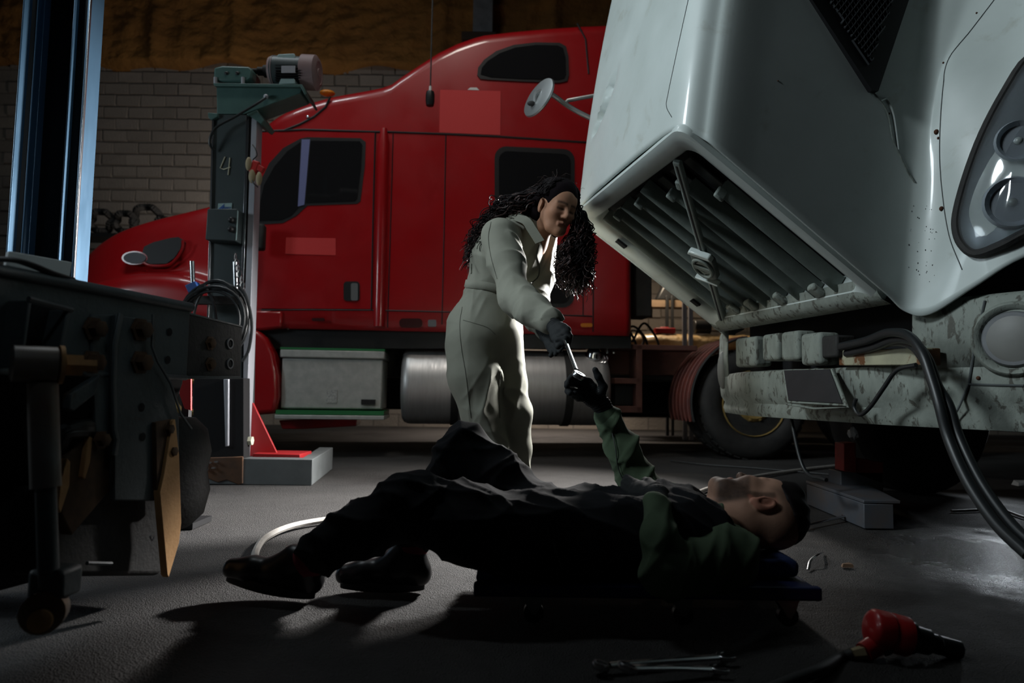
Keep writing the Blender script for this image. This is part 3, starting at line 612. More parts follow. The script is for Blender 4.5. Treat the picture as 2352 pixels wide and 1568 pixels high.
cols.append([(.40, -1.10, 1.12), (.36, -1.10, 1.40), (.48, -1.11, 1.75), (.60, -1.10, 2.05), (.9, -1.06, ZT)])
cols.append([(.95, -1.18, 1.45), (.95, -1.18, 1.62), (1.0, -1.17, 1.85), (1.05, -1.14, 2.1), (1.3, -1.1, ZT)])
H = np.array(cols).transpose(1, 0, 2)            # rows x columns (near half)
Hf = H[:, ::-1].copy(); Hf[:, :, 1] *= -1         # mirrored far half
full = np.concatenate([Hf[:, :-1], H], 1); full = crgrid(full, 16, 6)
V = full.reshape(-1, 3)
# scooped dent in the far half of the hood top
dp = [WX(px, py, -.72) for px, py in ((1420, 160), (1381, 325), (1392, 330), (1412, 300), (1428, 260))]
top_, bot_ = dp[0], dp[1]
for v in V:
    if v[0] < -.55 and v[1] > .05:
        t = (v[2]-bot_[2])/(top_[2]-bot_[2])
        if 0 < t < 1.0:
            yl = bot_[1]+(top_[1]-bot_[1])*t; wdt = .15*math.sin(math.pi*min(1, (t*.9+.1)))**.7; q = (yl-v[1])/max(wdt, 1e-3)
            if 0 < q < 1: v[0] += .06*(1-q)**1.5*min(1, t*12)
hm = MB(); hm.grid(V.reshape(full.shape)); hoodw = wput(hm, 'tilted_hood', 'white_paint', solid=.010, angle=60, label='white tilted hood shell')
HB = bvh_of(hoodw)
# panel line, crack and rust spots
def wseam(pts, r, name, m, parent=hoodw): return wput(MB().tube(cr(np.array(pts), 6), r, 6), name, m, parent)
mat('seam_grey', (0.09, 0.10, 0.10), 0.8)
def hseam(pts, r, name, m, off=.0055): return wput(MB().tube([_wl(p) for p in hits(HB, densify(pts), off)], r, 6), name, m, hoodw)
hseam([(1584, 0), (1560, 110), (1538, 215), (1534, 245), (1546, 270)], .0016, 'hood_seam', 'seam_grey')
hseam([(2286, 0), (2232, 70), (2182, 135), (2168, 200), (2160, 330), (2165, 430), (2182, 540), (2212, 620)], .0018, 'fender_seam', 'seam_grey')
for px, py, r in ((2153, 304, .010), (2165, 480, .009), (2168, 146, .004), (2244, 32, .004), (1785, 187, .0028), (2157, 318, .005), (2040, 262, .004)):
    c = hit(HB, px, py, .005); wput(MB().ball(_wl(c), (r, r*.8, r), 6), 'rust_spot', 'rust', hoodw)
mat('crack_grime', (0.10, 0.115, 0.10), 0.8, col2=(0.22, 0.25, 0.23), nscale=60)
hseam([(1990, 195), (2010, 222), (2030, 248), (2040, 275), (2048, 320), (2062, 352), (2082, 395), (2100, 420)], .0032, 'crack_filler', 'crack_grime')
hseam([(2020, 232), (2034, 230), (2048, 262), (2056, 310), (2060, 345)], .004, 'crack_filler', 'white_paint', .006)
for k in range(40):
    px, py = 2085+RNG.rand()*70, 470+RNG.rand()*190; c = hit(HB, px, py, .0052); r = .0008+.0014*RNG.rand()
    if c is not None: wput(MB().ball(_wl(c), (r, r*.7, r*1.6), 4), 'dirt_fleck', 'seam_grey', hoodw)
# black mesh opening on the hood side
YM = -.668
m1, m2, m3 = WT(1868, 0, YM), WT(2084, 0, YM), WT(2010, 213, YM); k = (2.6-m3[2]); q1 = m3+(m1-m3)*(k/(m1[2]-m3[2])); q2 = m3+(m2-m3)*(k/(m2[2]-m3[2]))
tri = [m3+(-.012, 0, .008), m3+(.014, 0, .008), q2, q1]
vent = wput(MB().prism(tri, (0, .02, 0)), 'vent_panel', 'black_trim', hoodw)
lat = MB()
ed = lambda z, a, b: a[0]+(b[0]-a[0])*(z-a[2])/(b[2]-a[2])
for s_ in (-1, 1):
    for c in np.arange(-1.5, 3.5, .024):
        pts = []
        for z in np.linspace(m3[2]+.03, 2.5, 60):
            x = -.1+c*1.0-.9+s_*(z-1.7)*.8
            if ed(z, m3, q1)+.05 < x < ed(z, m3, q2)-.055: pts.append((x, YM-.003, z))
        if len(pts) > 1: lat.tube([pts[0], pts[-1]], .0042, 4)
mat('mesh_dark', (0.035, 0.038, 0.042), 0.45); wput(lat, 'vent_mesh', 'mesh_dark', vent, kind='stuff')
# ------------------------------------------------ grille
gd = np.array([-.815, 0, .57]); gn = np.array([.57, 0, .815]); gn /= np.linalg.norm(gn)
def GP(s, y, d=0.0): return np.array([0, y, .93])+gd*s+gn*d
def rq(s0, s1, y0, y1, r, n=6):
    gl = np.linalg.norm(gd); rs = r/gl; out = []
    for cs, cy, a0 in ((s1-rs, y1-r, 0), (s1-rs, y0+r, 90), (s0+rs, y0+r, 180), (s0+rs, y1-r, 270)):
        for i in range(n+1):
            a = math.radians(a0+90*i/n); out.append((cs+rs*math.cos(a), cy+r*math.sin(a)*(1 if True else 1)))
    return out
def ring(spec, n=6): return [[GP(s, y, d) for s, y in rq(s0, s1, y0, y1, r, n)] for (s0, s1, y0, y1, r, d) in spec]
def rq2(s0, s1, hw, r, n=6):
    gl = np.linalg.norm(gd); rs = r/gl; out = []
    for cs, cy, a0 in ((s1-rs, -(hw-r), 0), (s0+rs, -(hw-r), 90), (s0+rs, hw-r, 180), (s1-rs, hw-r, 270)):
        for i in range(n+1):
            a = math.radians(a0+90*i/n); out.append((cs+rs*math.cos(a), cy-r*math.sin(a)))
    return out
rings = [[GP(s, y, d) for s, y in rq2(*sp)] for *sp, d in ((.0, .995, .602, .05, .03), (-.005, 1.002, .608, .06, .006), (.003, .997, .602, .055, -.010), (.03, .968, .575, .05, -.016), (.075, .915, .535, .055, .002), (.082, .905, .527, .05, .02), (.085, .90, .522, .05, .09))]
gm = MB(); gm.grid(rings, closed=True); frame = wput(gm, 'grille_frame', 'white_paint', angle=50)
bp = MB(); bp.prism([GP(s, y, .095) for s, y in rq2(.06, .93, .54, .05)], gn*.02); wput(bp, 'grille_back', 'black_void', frame)
def slat(y, s0, s1, w, d, thick=False):
    n = 10; G = []
    for s in np.concatenate([[s0-.004], np.linspace(s0, s1, n), [s1+.004]]):
        e = .35 if s in (s0-.004, s1+.004) else 1.0
        G.append([GP(s, y+dy*w*e, d+dd*e) for dy, dd in ((-.5, .07), (-.5, .02), (-.38, .006), (0, 0), (.38, .006), (.5, .02), (.5, .07))])
    mb = MB(); mb.grid(G); o = wput(mb, 'grille_slat', 'slat_grey', frame, angle=60)
    if thick: wput(MB().box(GP(s1-.012, y, d+.012), (.045, w*1.25, .05), rot_to(gn, gd)), 'slat_boss', 'slat_grey', o, bevel=.008)
    return o
ys_ = np.linspace(.44, -.40, 8)
for i, y in enumerate(ys_):
    slat(y, .09, (.88, .86, .875, .85, .885, .80, .78, .70)[i], .015, -.004 if i % 2 == 0 else .004, i % 2 == 1)
    if i < 7: wput(MB().box(GP(.5, (y+ys_[i+1])/2, .075), (.72, .055, .01), rot_to(gn, gd)), 'grille_louvre', 'louvre_dark', frame, bevel=.003)
# diagonal strap with badge
p0, p1 = GP(.90, -.405, .004), GP(.055, .50, .010); sd = (p1-p0); sl = np.linalg.norm(sd); sR = rot_to(gn, sd)
strap = wput(MB().box((p0+p1)/2-gn*.004, (sl, .034, .022), sR), 'diagonal_strap', 'slat_grey', frame, bevel=.006)
wput(MB().box((p0+p1)/2-gn*.016, (sl*.97, .006, .004), sR), 'strap_groove', 'black_trim', strap)
wput(MB().box(p0+sd*.12-gn*.003+sR[:, 1]*.022, (.05, .025, .02), sR), 'strap_lug', 'slat_grey', strap, bevel=.006)
bc = p0+sd*.56-gn*.03; sx, sy = sR[:, 0], sR[:, 1]
badge = wput(MB().prism([bc+sx*a+sy*b for a, b in ((-.10, -.03), (-.07, -.058), (.07, -.058), (.10, -.03), (.10, .03), (.07, .058), (-.07, .058), (-.10, .03))], gn*.03), 'badge', 'grey_plastic', strap, bevel=.006)
wput(MB().prism([bc+sx*a+sy*b-gn*.012 for a, b in ((-.115, -.05), (-.085, -.062), (-.085, .062), (-.115, .05))], gn*.03), 'badge_end', 'white_paint', badge, bevel=.006)
wput(MB().prism([bc+sx*a+sy*b-gn*.012 for a, b in ((.105, -.06), (.118, -.06), (.118, .06), (.105, .06))], gn*.03), 'badge_end', 'white_paint', badge, bevel=.004)
rg = [bc+sx*(.066*math.cos(t))+sy*(.046*math.sin(t))-gn*.006 for t in np.linspace(0, 2*math.pi, 28)[:-1]]; wput(MB().tube(rg, .009, 8, closed=True), 'badge_ring', 'slat_grey', badge)
wput(MB().box(bc-gn*.008, (.030, .10, .010), sR), 'badge_band', 'slat_grey', badge, bevel=.003)
wput(MB().prism([bc+sx*a+sy*b-gn*.007 for a, b in ((.022, -.03), (.055, .0), (.022, .03), (.03, 0))], gn*.01), 'badge_mark', 'slat_grey', badge)
wput(MB().prism([bc+sx*a+sy*b-gn*.007 for a, b in ((-.022, -.03), (-.05, -.012), (-.05, .012), (-.022, .03), (-.03, 0))], gn*.01), 'badge_mark', 'slat_grey', badge)
# bottom lip of the grille with lugs
lipG = []
for y in np.linspace(-.605, .605, 14):
    e = .03*max(0, (abs(y)-.5)/.12); lipG.append([GP(.10, y, .03), GP(.06, y, -.012), GP(.03, y, -.02), GP(-.01, y, -.012), GP(-.05, y, .03), GP(-.06, y, .16)])
wput(MB().grid(lipG), 'grille_lip', 'bumper_white', frame, angle=60)
for y in (-.30, -.05, .17, .33): wput(MB().box(GP(.108, y, .014), (.07, .055, .03), rot_to(gn, gd+np.array([0, .15, 0]))), 'lip_lug', 'bumper_white', frame, bevel=.012, segs=3)
wput(MB().prism([GP(-.03, y, d) for y, d in ((-.62, .05), (.60, .05), (.60, .6), (-.62, .6))], gd*.02), 'hood_underside', 'black_void', frame)
# inner bracket notches along far edge of the frame
for s_, h in ((.72, .06), (.22, .05)): wput(MB().box(GP(s_, .535, .0), (h, .035, .012), rot_to(gn, gd)), 'frame_notch', 'black_void', frame)
# ------------------------------------------------ headlight in the near front corner
hp = [(2365, 140), (2310, 218), (2262, 310), (2228, 400), (2206, 480), (2202, 525), (2214, 562), (2246, 584), (2300, 566), (2352, 538), (2440, 500), (2480, 400), (2470, 250), (2420, 150)]
hy = lambda px, py: -.825-(px-2200)/152*.115-.01*(600-py)/400
hpl = cr(np.array([_wl(hit(HB, px, py, .012, W0+wex*WT(px, py, hy(px, py))[0]+wey*hy(px, py)+np.array([0, 0, WT(px, py, hy(px, py))[2]]))) for px, py in hp]), 4, True); hcn = hpl.mean(0)
hn = np.array([-.62, -.78, -.05]); hn /= np.linalg.norm(hn)
hl = wput(MB().tube(hpl+hn*.008, .016, 8, closed=True), 'headlight', 'black_rubber')
def domed(poly, c, n, bulge, off, rings=7):
    G = [[c+(p-c)*math.cos(t)+n*(off+bulge*math.sin(t)) for p in poly] for t in np.linspace(0, math.pi/2*.98, rings)]
    mb = MB(); mb.grid(G, closed=True); k = len(poly); mb.f.append(tuple(range((rings-1)*k, rings*k))); return mb
wput(domed(hpl, hcn, hn, .004, .002), 'lamp_housing', 'housing_grey', hl)
for c2, r in ((WT(2322, 470, hy(2322, 470)), .075), (WT(2335, 330, hy(2335, 330)), .06)):
    wput(MB().lathe([(0.0, .001), (.004, r*.4), (.014, r*.75), (.034, r), (.036, r*1.04), (.02, r*1.12)], c2+hn*.010, hn, 28), 'reflector_bowl', 'reflector', hl); wput(MB().ball(c2+hn*.03, .014, 8), 'bulb', 'lens_grey', hl)
wput(domed(hpl, hcn, hn, .05, .012), 'lens', 'lens_glass', hl)
# ------------------------------------------------ bumper
bx = lambda y: .055+.215*min(1, max(0, (abs(y)-.42)/.68))**1.25
yb = np.linspace(1.16, -1.2, 60)
def strip(y0, y1, prof, n=40): return [[(bx(y)+dx+(.05*max(0, (abs(y)-1.05)/.12)**2), y, z) for dx, z in prof] for y in np.linspace(y0, y1, n)]
low = [(.10, .70), (.03, .70), (.005, .695), (0, .685), (.0, .62), (.006, .575), (.03, .54), (.02, .505), (.03, .478), (.10, .474)]
bump = wput(MB().grid(strip(1.16, -1.2, low, 64)), 'bumper', 'bumper_white', angle=50, solid=.006)
cor = [(.10, .955), (.03, .955), (.006, .945), (.0, .93), (-.006, .80), (0, .685)]
wput(MB().grid(strip(1.16, .80, cor, 14)), 'bumper_corner', 'bumper_white', bump, angle=50, solid=.006)
nearp = MB().grid(strip(-.60, -1.2, [(.10, .93), (.02, .925), (.0, .91), (-.004, .80), (0, .685)], 22)); wput(nearp, 'bumper_corner', 'bumper_white', bump, angle=50, solid=.006)
# panel edge seams on the near corner
for pts in ([(2262, 690), (2240, 790), (2225, 880)], [(2225, 882), (2205, 930), (2188, 962)], [(2226, 882), (2290, 884), (2352, 885)]):
    P = []
    for px, py in pts:
        p = WT(px, py, -.80)
        for _ in range(6): p = WX(px, py, bx(p[1])-.006)
        P.append(p)
    wput(MB().tube(P, .004, 6), 'bumper_seam', 'seam_grey', bump)
def onb(px, py, off=0.0):
    p = WX(px, py, .1)
    for _ in range(8): p = WX(px, py, bx(p[1])+off)
    return p
fc = onb(2328, 778, -.008); fn_ = np.array([-.9, -.42, 0]); fn_ /= np.linalg.norm(fn_)
fog = wput(MB().lathe([(-.03, .118), (.002, .122), (.010, .112), (.004, .098), (-.02, .092)], fc, fn_, 36), 'fog_lamp', 'bumper_white', bump, angle=60)
wput(MB().lathe([(-.02, .0915), (.002, .090), (.008, .085), (.008, .082)], fc, fn_, 36), 'lamp_ring', 'steel_grey', fog)
wput(MB().lathe([(-.01, .083), (.006, .08), (.016, .05), (.02, .02), (.0205, 0)], fc, fn_, 36), 'lamp_lens', 'fog_glass', fog)
wput(MB().ball(onb(2247, 868, -.004), (.007, .007, .007), 6), 'rust_bolt', 'rust', bump)
# turn lamp on the far corner
ct = onb(1660, 850, -.01); wput(MB().ball(ct+[0, .0, 0], (.03, .03, .11), 10), 'side_marker', 'fog_glass', bump)
# row of blocks above the bumper
for x0, y0, x1, y1, off in ((1686, 774, 1736, 842, -.03), (1748, 766, 1788, 828, -.05), (1791, 760, 1834, 828, -.07), (1836, 764, 1886, 838, -.07)):
    a, b = WX(x0, (y0+y1)/2, bx(0)+off), WX(x1, (y0+y1)/2, bx(0)+off); zt, zb = WX((x0+x1)/2, y0, bx(0)+off)[2], WX((x0+x1)/2, y1, bx(0)+off)[2]
    c = ((a+b)/2+[.05, 0, 0]); c[2] = (zt+zb)/2
    wput(MB().box(c, (.10, abs(a[1]-b[1])*.94, zt-zb)), 'bumper_block', 'bumper_white', bump, bevel=.018, segs=3, label='grimy pale rubber block')
a = WX(1906, 796, .0); wput(MB().box(a+[.04, 0, 0], (.09, .10, .09)), 'cable_connector', 'black_rubber', bump, bevel=.01)
b0, b1 = WX(1926, 822, .02), WX(2116, 818, .02); wput(MB().hexa([b0+[0, 0, -.03], b1+[0, 0, -.03], b1+[.08, 0, -.03], b0+[.08, 0, -.03]], [b0+[0, 0, .03], b1+[0, 0, .03], b1+[.08, 0, .03], b0+[.08, 0, .03]]), 'rusty_crossbar', 'rusty_cream', bump, bevel=.004)
wput(MB().box((.25, 0, .92), (.12, 1.26, .46)), 'dark_backing', 'black_void', bump)  # black block added for the shade in the opening behind the blocks
# number plate carrier
pq = [WX(px, py, x) for px, py, x in ((1797, 848, .02), (1913, 845, .02), (1946, 932, -.045), (1808, 924, -.045))]
pn = np.cross(pq[1]-pq[0], pq[3]-pq[0]); pn /= np.linalg.norm(pn); pn = pn if pn[0] < 0 else -pn
mat('plate_dark', (0.016, 0.017, 0.02), 0.5, col2=(0.03, 0.03, 0.032), nscale=5)
pl = wput(MB().prism(pq, -pn*.012), 'plate_carrier', 'bumper_white', bump, bevel=.003); pc = sum(pq)/4
wput(MB().prism([pc+(p-pc)*.90+pn*.002 for p in pq], pn*.004), 'plate_insert', 'plate_dark', pl)
P = [pq[1]+pn*.0, pq[2]+np.array([0, -.01, 0]), (pq[2]+pq[3])/2+np.array([0, 0, -.012]), pq[3]]
wput(MB().tube([p+np.array([-.004, 0, -.006]) for p in P], .005, 6), 'carrier_frame', 'bumper_white', pl)
# cables and hoses
def cable(pts, r, name='cable', m='rubber_cable', parent=None, n=8): return wput(MB().tube(cr(np.array(pts), n), r, 10), name, m, parent or wt)
C1 = [(1930, 796, .0), (1990, 782, -.02), (2040, 764, -.05), (2085, 770, -.08), (2118, 810, -.10), (2140, 870, -.11), (2158, 930, -.12), (2180, 1010, -.12), (2225, 1110, -.14), (2290, 1205, -.16), (2362, 1275, -.18)]
cable([WX(*p) for p in C1], .016); cable([WX(px+14, py+16, x+.02) if py < 900 else WX(px+20+(py-900)*.05, py, x+.03) for px, py, x in C1], .0145)
cable([WX(px+6, py+24, x+.05) for px, py, x in C1[1:6]], .012)
cable([WX(px, py, -.02) for px, py in ((2104, 838), (2060, 850), (2030, 890), (1998, 935), (1975, 952), (1962, 935), (1966, 915))], .008)
# hanging hook bar under the bumper
cable([WX(px, py, .16) for px, py in ((1816, 955), (1822, 985), (1834, 1040), (1846, 1075), (1862, 1092), (1884, 1097), (1898, 1102))], .009, 'hook_bar', 'rubber_cable', None, 6)
# ------------------------------------------------ body behind the hood (mostly out of frame)
wput(MB().box((.95, 0, 1.12), (1.1, .62, .9)), 'engine_block', 'black_rubber', bevel=.03)
for y in (-.43, .43): wput(MB().box((2.8, y, .74), (5.0, .09, .27)), 'frame_rail', 'black_rubber', bevel=.01)
wput(MB().box((1.45, 0, .55), (.14, 1.7, .14)), 'front_axle', 'black_rubber', bevel=.02)
cab = wput(MB().box((2.75, 0, 1.95), (1.9, 2.2, 2.1)), 'cab', 'white_paint', bevel=.12, segs=4)
wput(MB().box((1.79, 0, 2.35), (.03, 1.9, .8)), 'windshield', 'tint_glass', cab, bevel=.02)
for y in (-.92, .92):
    t = wput(MB().lathe([(-.13, .30), (-.15, .36), (-.14, .45), (-.10, .495), (.10, .495), (.14, .45), (.15, .36), (.13, .30)], (1.45, y, .50), (0, 1, 0), 40), 'wheel', 'black_rubber')
    wput(MB().lathe([(-.13*np.sign(y)*-1, .30), (0.0, .28), (0.02, .10), (.06, .09), (.06, 0)], (1.45, y, .50), (0, np.sign(y), 0), 28), 'rim', 'steel_grey', t)
# round hood mirror on its bracket, on the far side of the hood
md = np.array([-.35, -.55, .45]); mc = _wl(U(1239, 225, 3.95)); mdn = np.array([-.78, -.35, .30]); mdn /= np.linalg.norm(mdn)
mk = wput(MB().tube(cr([_wl(U(px, py, 3.95)) for px, py in ((1229, 240), (1228, 224), (1236, 213), (1252, 210), (1272, 220), (1300, 240), (1330, 258), (1385, 285))], 6), .015, 8), 'hood_mirror', 'mirror_metal')
wput(MB().tube([_wl(U(px, py, 3.95)) for px, py in ((1298, 238), (1304, 231), (1330, 226), (1385, 216))], .012, 8), 'mirror_arm', 'mirror_metal', mk)
wput(MB().lathe([(-.012, 0), (-.02, .04), (-.012, .115), (0, .13), (.01, .126), (.012, .11), (.014, 0)], mc, rot_to(mdn)[:, 2], 32), 'mirror_disc', 'mirror_metal', mk)
wput(MB().ball(_wl(U(1222, 238, 3.95)), (.03, .02, .015), 8), 'mirror_clamp', 'black_rubber', mk)

# ================================================================== mobile lift column marked 4
mat('lift_grey', (0.050, 0.066, 0.068), 0.45, col2=(0.038, 0.05, 0.052), nscale=4, amt=.8)
mat('lift_teal', (0.075, 0.15, 0.135), 0.5, col2=(0.05, 0.105, 0.095), nscale=6)
mat('lift_light', (0.30, 0.42, 0.42), 0.5); mat('steel_bright', (0.55, 0.56, 0.58), 0.25, 1.0); mat('strip_grey', (0.40, 0.41, 0.45), 0.5, 0.3)
mat('motor_grey', (0.16, 0.20, 0.20), 0.5); mat('motor_mauve', (0.25, 0.17, 0.17), 0.6); mat('rust_brown', (0.12, 0.055, 0.025), 0.8, col2=(0.05, 0.03, 0.02), nscale=8)
mat('red_lift', (0.35, 0.012, 0.015), 0.5); mat('chalk', (0.55, 0.55, 0.42), 0.9); mat('floor_steel', (0.16, 0.175, 0.18), 0.6, 0.2, col2=(0.09, 0.10, 0.10), nscale=6, amt=.8)
LY = 4.30
lb = U(525, 1080, LY); lift = thing('lift_column', 'dark grey mobile lift column with a chalked 4 and a motor on top', 'lift', (lb[0], LY+.15, 0))
def LP(px, py, dy=0.0): return U(px, py, LY+dy)
def lprism(pts, dy, t, name, m, parent=None, bevel=0.004, **kw): return put(MB().prism([LP(px, py, dy) for px, py in pts], (0, t, 0)), name, m, parent or lift, bevel=bevel, **kw)
body = lprism([(489, 262), (566, 264), (552, 1090), (466, 1090)], 0, .22, 'column_body', 'lift_grey')
lprism([(487, 262), (491, 262), (471, 1080), (466, 1080)], -.012, .10, 'edge_rail', 'steel_bright', body, .001)
lprism([(566, 266), (572, 266), (557, 720), (551, 720)], -.012, .05, 'edge_rail', 'steel_bright', body, .001)
lprism([(572, 268), (579, 268), (560, 1000), (554, 1000)], -.004, .06, 'slot', 'black_void', body, .0)
lprism([(578, 268), (590, 275), (574, 760), (559, 1115), (556, 1112), (560, 760)], -.008, .10, 'guide_strip', 'strip_grey', body, .002)
lprism([(497, 195), (694, 198), (690, 214), (560, 262), (498, 261)], .0, .18, 'motor_bracket', 'lift_teal')
lprism([(489, 190), (694, 193), (704, 216), (699, 217), (690, 199), (492, 197)], -.03, .26, 'top_plate', 'lift_teal')
lprism([(477, 258), (500, 260), (500, 268), (486, 275), (478, 270)], -.02, .24, 'cap_ear', 'lift_teal'); lprism([(565, 262), (590, 252), (607, 276), (600, 284), (570, 264)], -.02, .20, 'cap_ear', 'lift_teal')
gb = lprism([(491, 155), (510, 150), (572, 152), (580, 160), (578, 180), (566, 188), (497, 186), (490, 176)], .0, .16, 'gearbox', 'lift_teal', None, .012)
for px in (495, 558): put(MB().cyl(LP(px, 178, .0), LP(px, 193, .0), .012, 8), 'gearbox_bolt', 'strip_grey', lift)
for px in (520, 545): put(MB().ball(LP(px, 168, -.003), (.014, .006, .012), 6), 'casting_boss', 'black_trim', gb)
mc_ = LP(610, 164, .08); put(MB().lathe([(-.12, .018), (-.055, .018), (-.05, .028), (-.012, .028), (-.008, .04), (.018, .04), (.022, .03), (.06, .03)], mc_, (1, 0, 0), 18), 'shaft_coupling', 'black_rubber', lift)
m0, m1_ = LP(622, 163, .08), LP(735, 172, .08); ml = m1_[0]-m0[0]
mo = put(MB().lathe([(0, .04), (.005, .085), (.02, .098), (ml*.66, .098), (ml*.66, 0)], m0, (1, 0, -.03), 28), 'motor', 'lift_grey', lift)
put(MB().lathe([(ml*.64, .10), (ml*.66, .112), (ml*.93, .112), (ml*.98, .09), (ml*.985, .075), (ml*.975, .072), (ml*.975, .03), (ml*.99, .028), (ml*.99, 0)], m0, (1, 0, -.03), 28), 'fan_cover', 'motor_mauve', mo); put(MB().lathe([(-.004, .04), (0, .088), (.03, .10), (.035, .09)], m0, (1, 0, -.03), 28), 'end_bell', 'motor_mauve', mo)
fins = MB()
for i in range(9): lprism([(632, 137+i*5.6), (690, 138+i*5.6), (690, 140+i*5.6), (632, 139+i*5.6)], -.03+.0028*(i-4)**2, .03, 'motor_fin', 'black_trim', mo, 0)
lprism([(638, 124), (676, 122), (680, 136), (634, 138)], .0, .12, 'terminal_box', 'lift_light', mo, .006); lprism([(646, 151), (678, 151), (678, 167), (646, 167)], -.035, .006, 'motor_plate', 'strip_grey', mo, .001)
lprism([(645, 180), (676, 180), (678, 192), (640, 192)], -.02, .15, 'motor_foot', 'lift_light', mo, .003)
# control box, sticker, numeral
cb = lprism([(476, 479), (545, 479), (541, 553), (471, 550)], -.10, .10, 'control_box', 'lift_grey', None, .006)
put(MB().prism([LP(545, 483, -.10), LP(552, 492, -.02), LP(548, 556, -.02), LP(541, 551, -.10)], (.003, 0, 0)), 'box_side', 'lift_light', cb)
for px, py in ((531, 505), (530, 526)): put(MB().ball(LP(px, py, -.11), (.02, .02, .02), 8), 'push_button', 'black_trim', cb)
st_ = lprism([(501, 467), (533, 466), (532, 481), (500, 481)], -.004, .003, 'maker_sticker', 'lift_light', body, 0)
mat('sticker_blue', (0.03, 0.09, 0.30), 0.5)
lprism([(501, 480), (515, 468), (513, 480)], -.006, .002, 'sticker_triangle', 'sticker_blue', st_, 0)
def text(s, name, m, p0, right, up, size, parent, ext=.0008):
    cu = bpy.data.curves.new(name, 'FONT'); cu.body = s; cu.size = size; cu.extrude = ext; ob = bpy.data.objects.new(name, cu); COL.objects.link(ob)
    dg = bpy.context.evaluated_depsgraph_get(); me = bpy.data.meshes.new_from_object(ob.evaluated_get(dg)); bpy.data.objects.remove(ob); bpy.data.curves.remove(cu)
    R = np.stack([np.array(right, float)/np.linalg.norm(right), np.array(up, float)/np.linalg.norm(up), np.cross(np.array(right, float), np.array(up, float))], 1)
    M = np.array(rootm(parent).inverted()); co = np.array([v.co[:] for v in me.vertices]) @ R.T + np.array(p0); co = co @ M[:3, :3].T + M[:3, 3]
    me.vertices.foreach_set('co', co.ravel()); me.update(); o = bpy.data.objects.new(name, me); COL.objects.link(o); me.materials.append(MATS[m]); o.parent = parent; return o
text('A', 'sticker_lettering', 'sticker_blue', LP(509, 480, -.0065), (1, 0, 0), (0, 0, 1), .035, st_); text('8877', 'sticker_lettering', 'sticker_blue', LP(517, 479, -.0065), (1, 0, 0), (0, 0, 1), .018, st_)
for pts in ([(517, 360), (506, 386), (514, 389), (529, 384)], [(528, 362), (526, 384), (524, 402)]):
    put(MB().tube([LP(px, py, -.004) for px, py in pts], .0035, 5), 'chalk_numeral', 'chalk', body)
put(MB().tube(cr([LP(*p) for p in ((611, 224, -.04), (590, 238, -.05), (540, 268, -.05), (500, 290, -.05), (485, 310, -.05), (482, 330, -.04), (490, 345, -.02))], 6), .008, 6), 'motor_cable', 'rubber_cable', lift)
put(MB().ball(LP(611, 222, -.02), .016, 8), 'cable_gland', 'strip_grey', lift)
# foot: channel leg, red carriage and gusset
f0, f1, f2 = UZ(716, 1115, 0), UZ(763, 1077, 0), UZ(470, 1112, 0); hgt = .157
leg = put(MB().prism([(f2[0], f0[1], 0), (f0[0], f0[1], 0), (f1[0], f1[1], 0), (f1[0]-.10, f1[1], 0), (f0[0]-.09, f0[1]+.10, 0), (f2[0], f0[1]+.10, 0)], (0, 0, hgt)), 'base_channel', 'floor_steel', lift, bevel=.004)
lprism([(575, 925), (581, 925), (640, 1048), (568, 1048)], .08, .02, 'gusset', 'red_lift'); lprism([(580, 1041), (689, 1043), (689, 1056), (580, 1056)], .0, .25, 'red_carriage', 'red_lift')
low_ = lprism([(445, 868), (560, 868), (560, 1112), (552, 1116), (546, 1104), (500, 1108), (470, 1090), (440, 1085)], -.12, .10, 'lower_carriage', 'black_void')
lprism([(513, 870), (525, 870), (524, 1024), (517, 1026)], -.14, .02, 'wear_strip', 'strip_grey', low_)
lprism([(440, 1052), (558, 1048), (557, 1110), (548, 1113), (520, 1102), (500, 1108), (470, 1096), (440, 1092)], -.135, .012, 'rust_skirt', 'rust_brown', low_)
for px, py in ((470, 1065), (483, 1062), (497, 1060), (476, 1078), (491, 1074)): put(MB().box(LP(px, py, -.15), (.02, .02, .008)), 'broken_bracket', 'steel_bright', low_)
put(MB().cyl(LP(560, 1012, -.04), LP(580, 1012, -.04), .028, 6), 'carriage_nut', 'chalk', low_)
mk_ = lprism([(400, 882), (437, 880), (437, 940), (425, 936), (412, 905)], -1.35, .01, 'reflective_marker', 'red_patch', lift, 0, label='red and white reflective marker plate') if False else None
# pins, chain
for px, y0, y1 in ((441, 600, 650), (540, 602, 668)): put(MB().tube([LP(px, y0, -.16), LP(px+2, y1, -.16)], .0145, 12), 'hook_pin', 'steel_bright', lift)
lprism([(424, 655), (447, 645), (456, 662), (450, 668), (432, 672)], -.20, .06, 'pin_clamp', 'sticker_blue', None, .004)
put(MB().box(LP(500, 690, -.08), (.30, .06, .05)), 'hook_bar', 'black_rubber', lift)
for i in range(7):
    c = LP(540+i*3.3, 590+i*13, -.17); put(MB().tube([c+np.array([.010*math.cos(t)*(1 if i % 2 else .35), .006*math.cos(t), .022*math.sin(t)]) for t in np.linspace(0, 2*math.pi, 12)[:-1]], .0035, 5, closed=True), 'chain_link', 'steel_bright', lift)
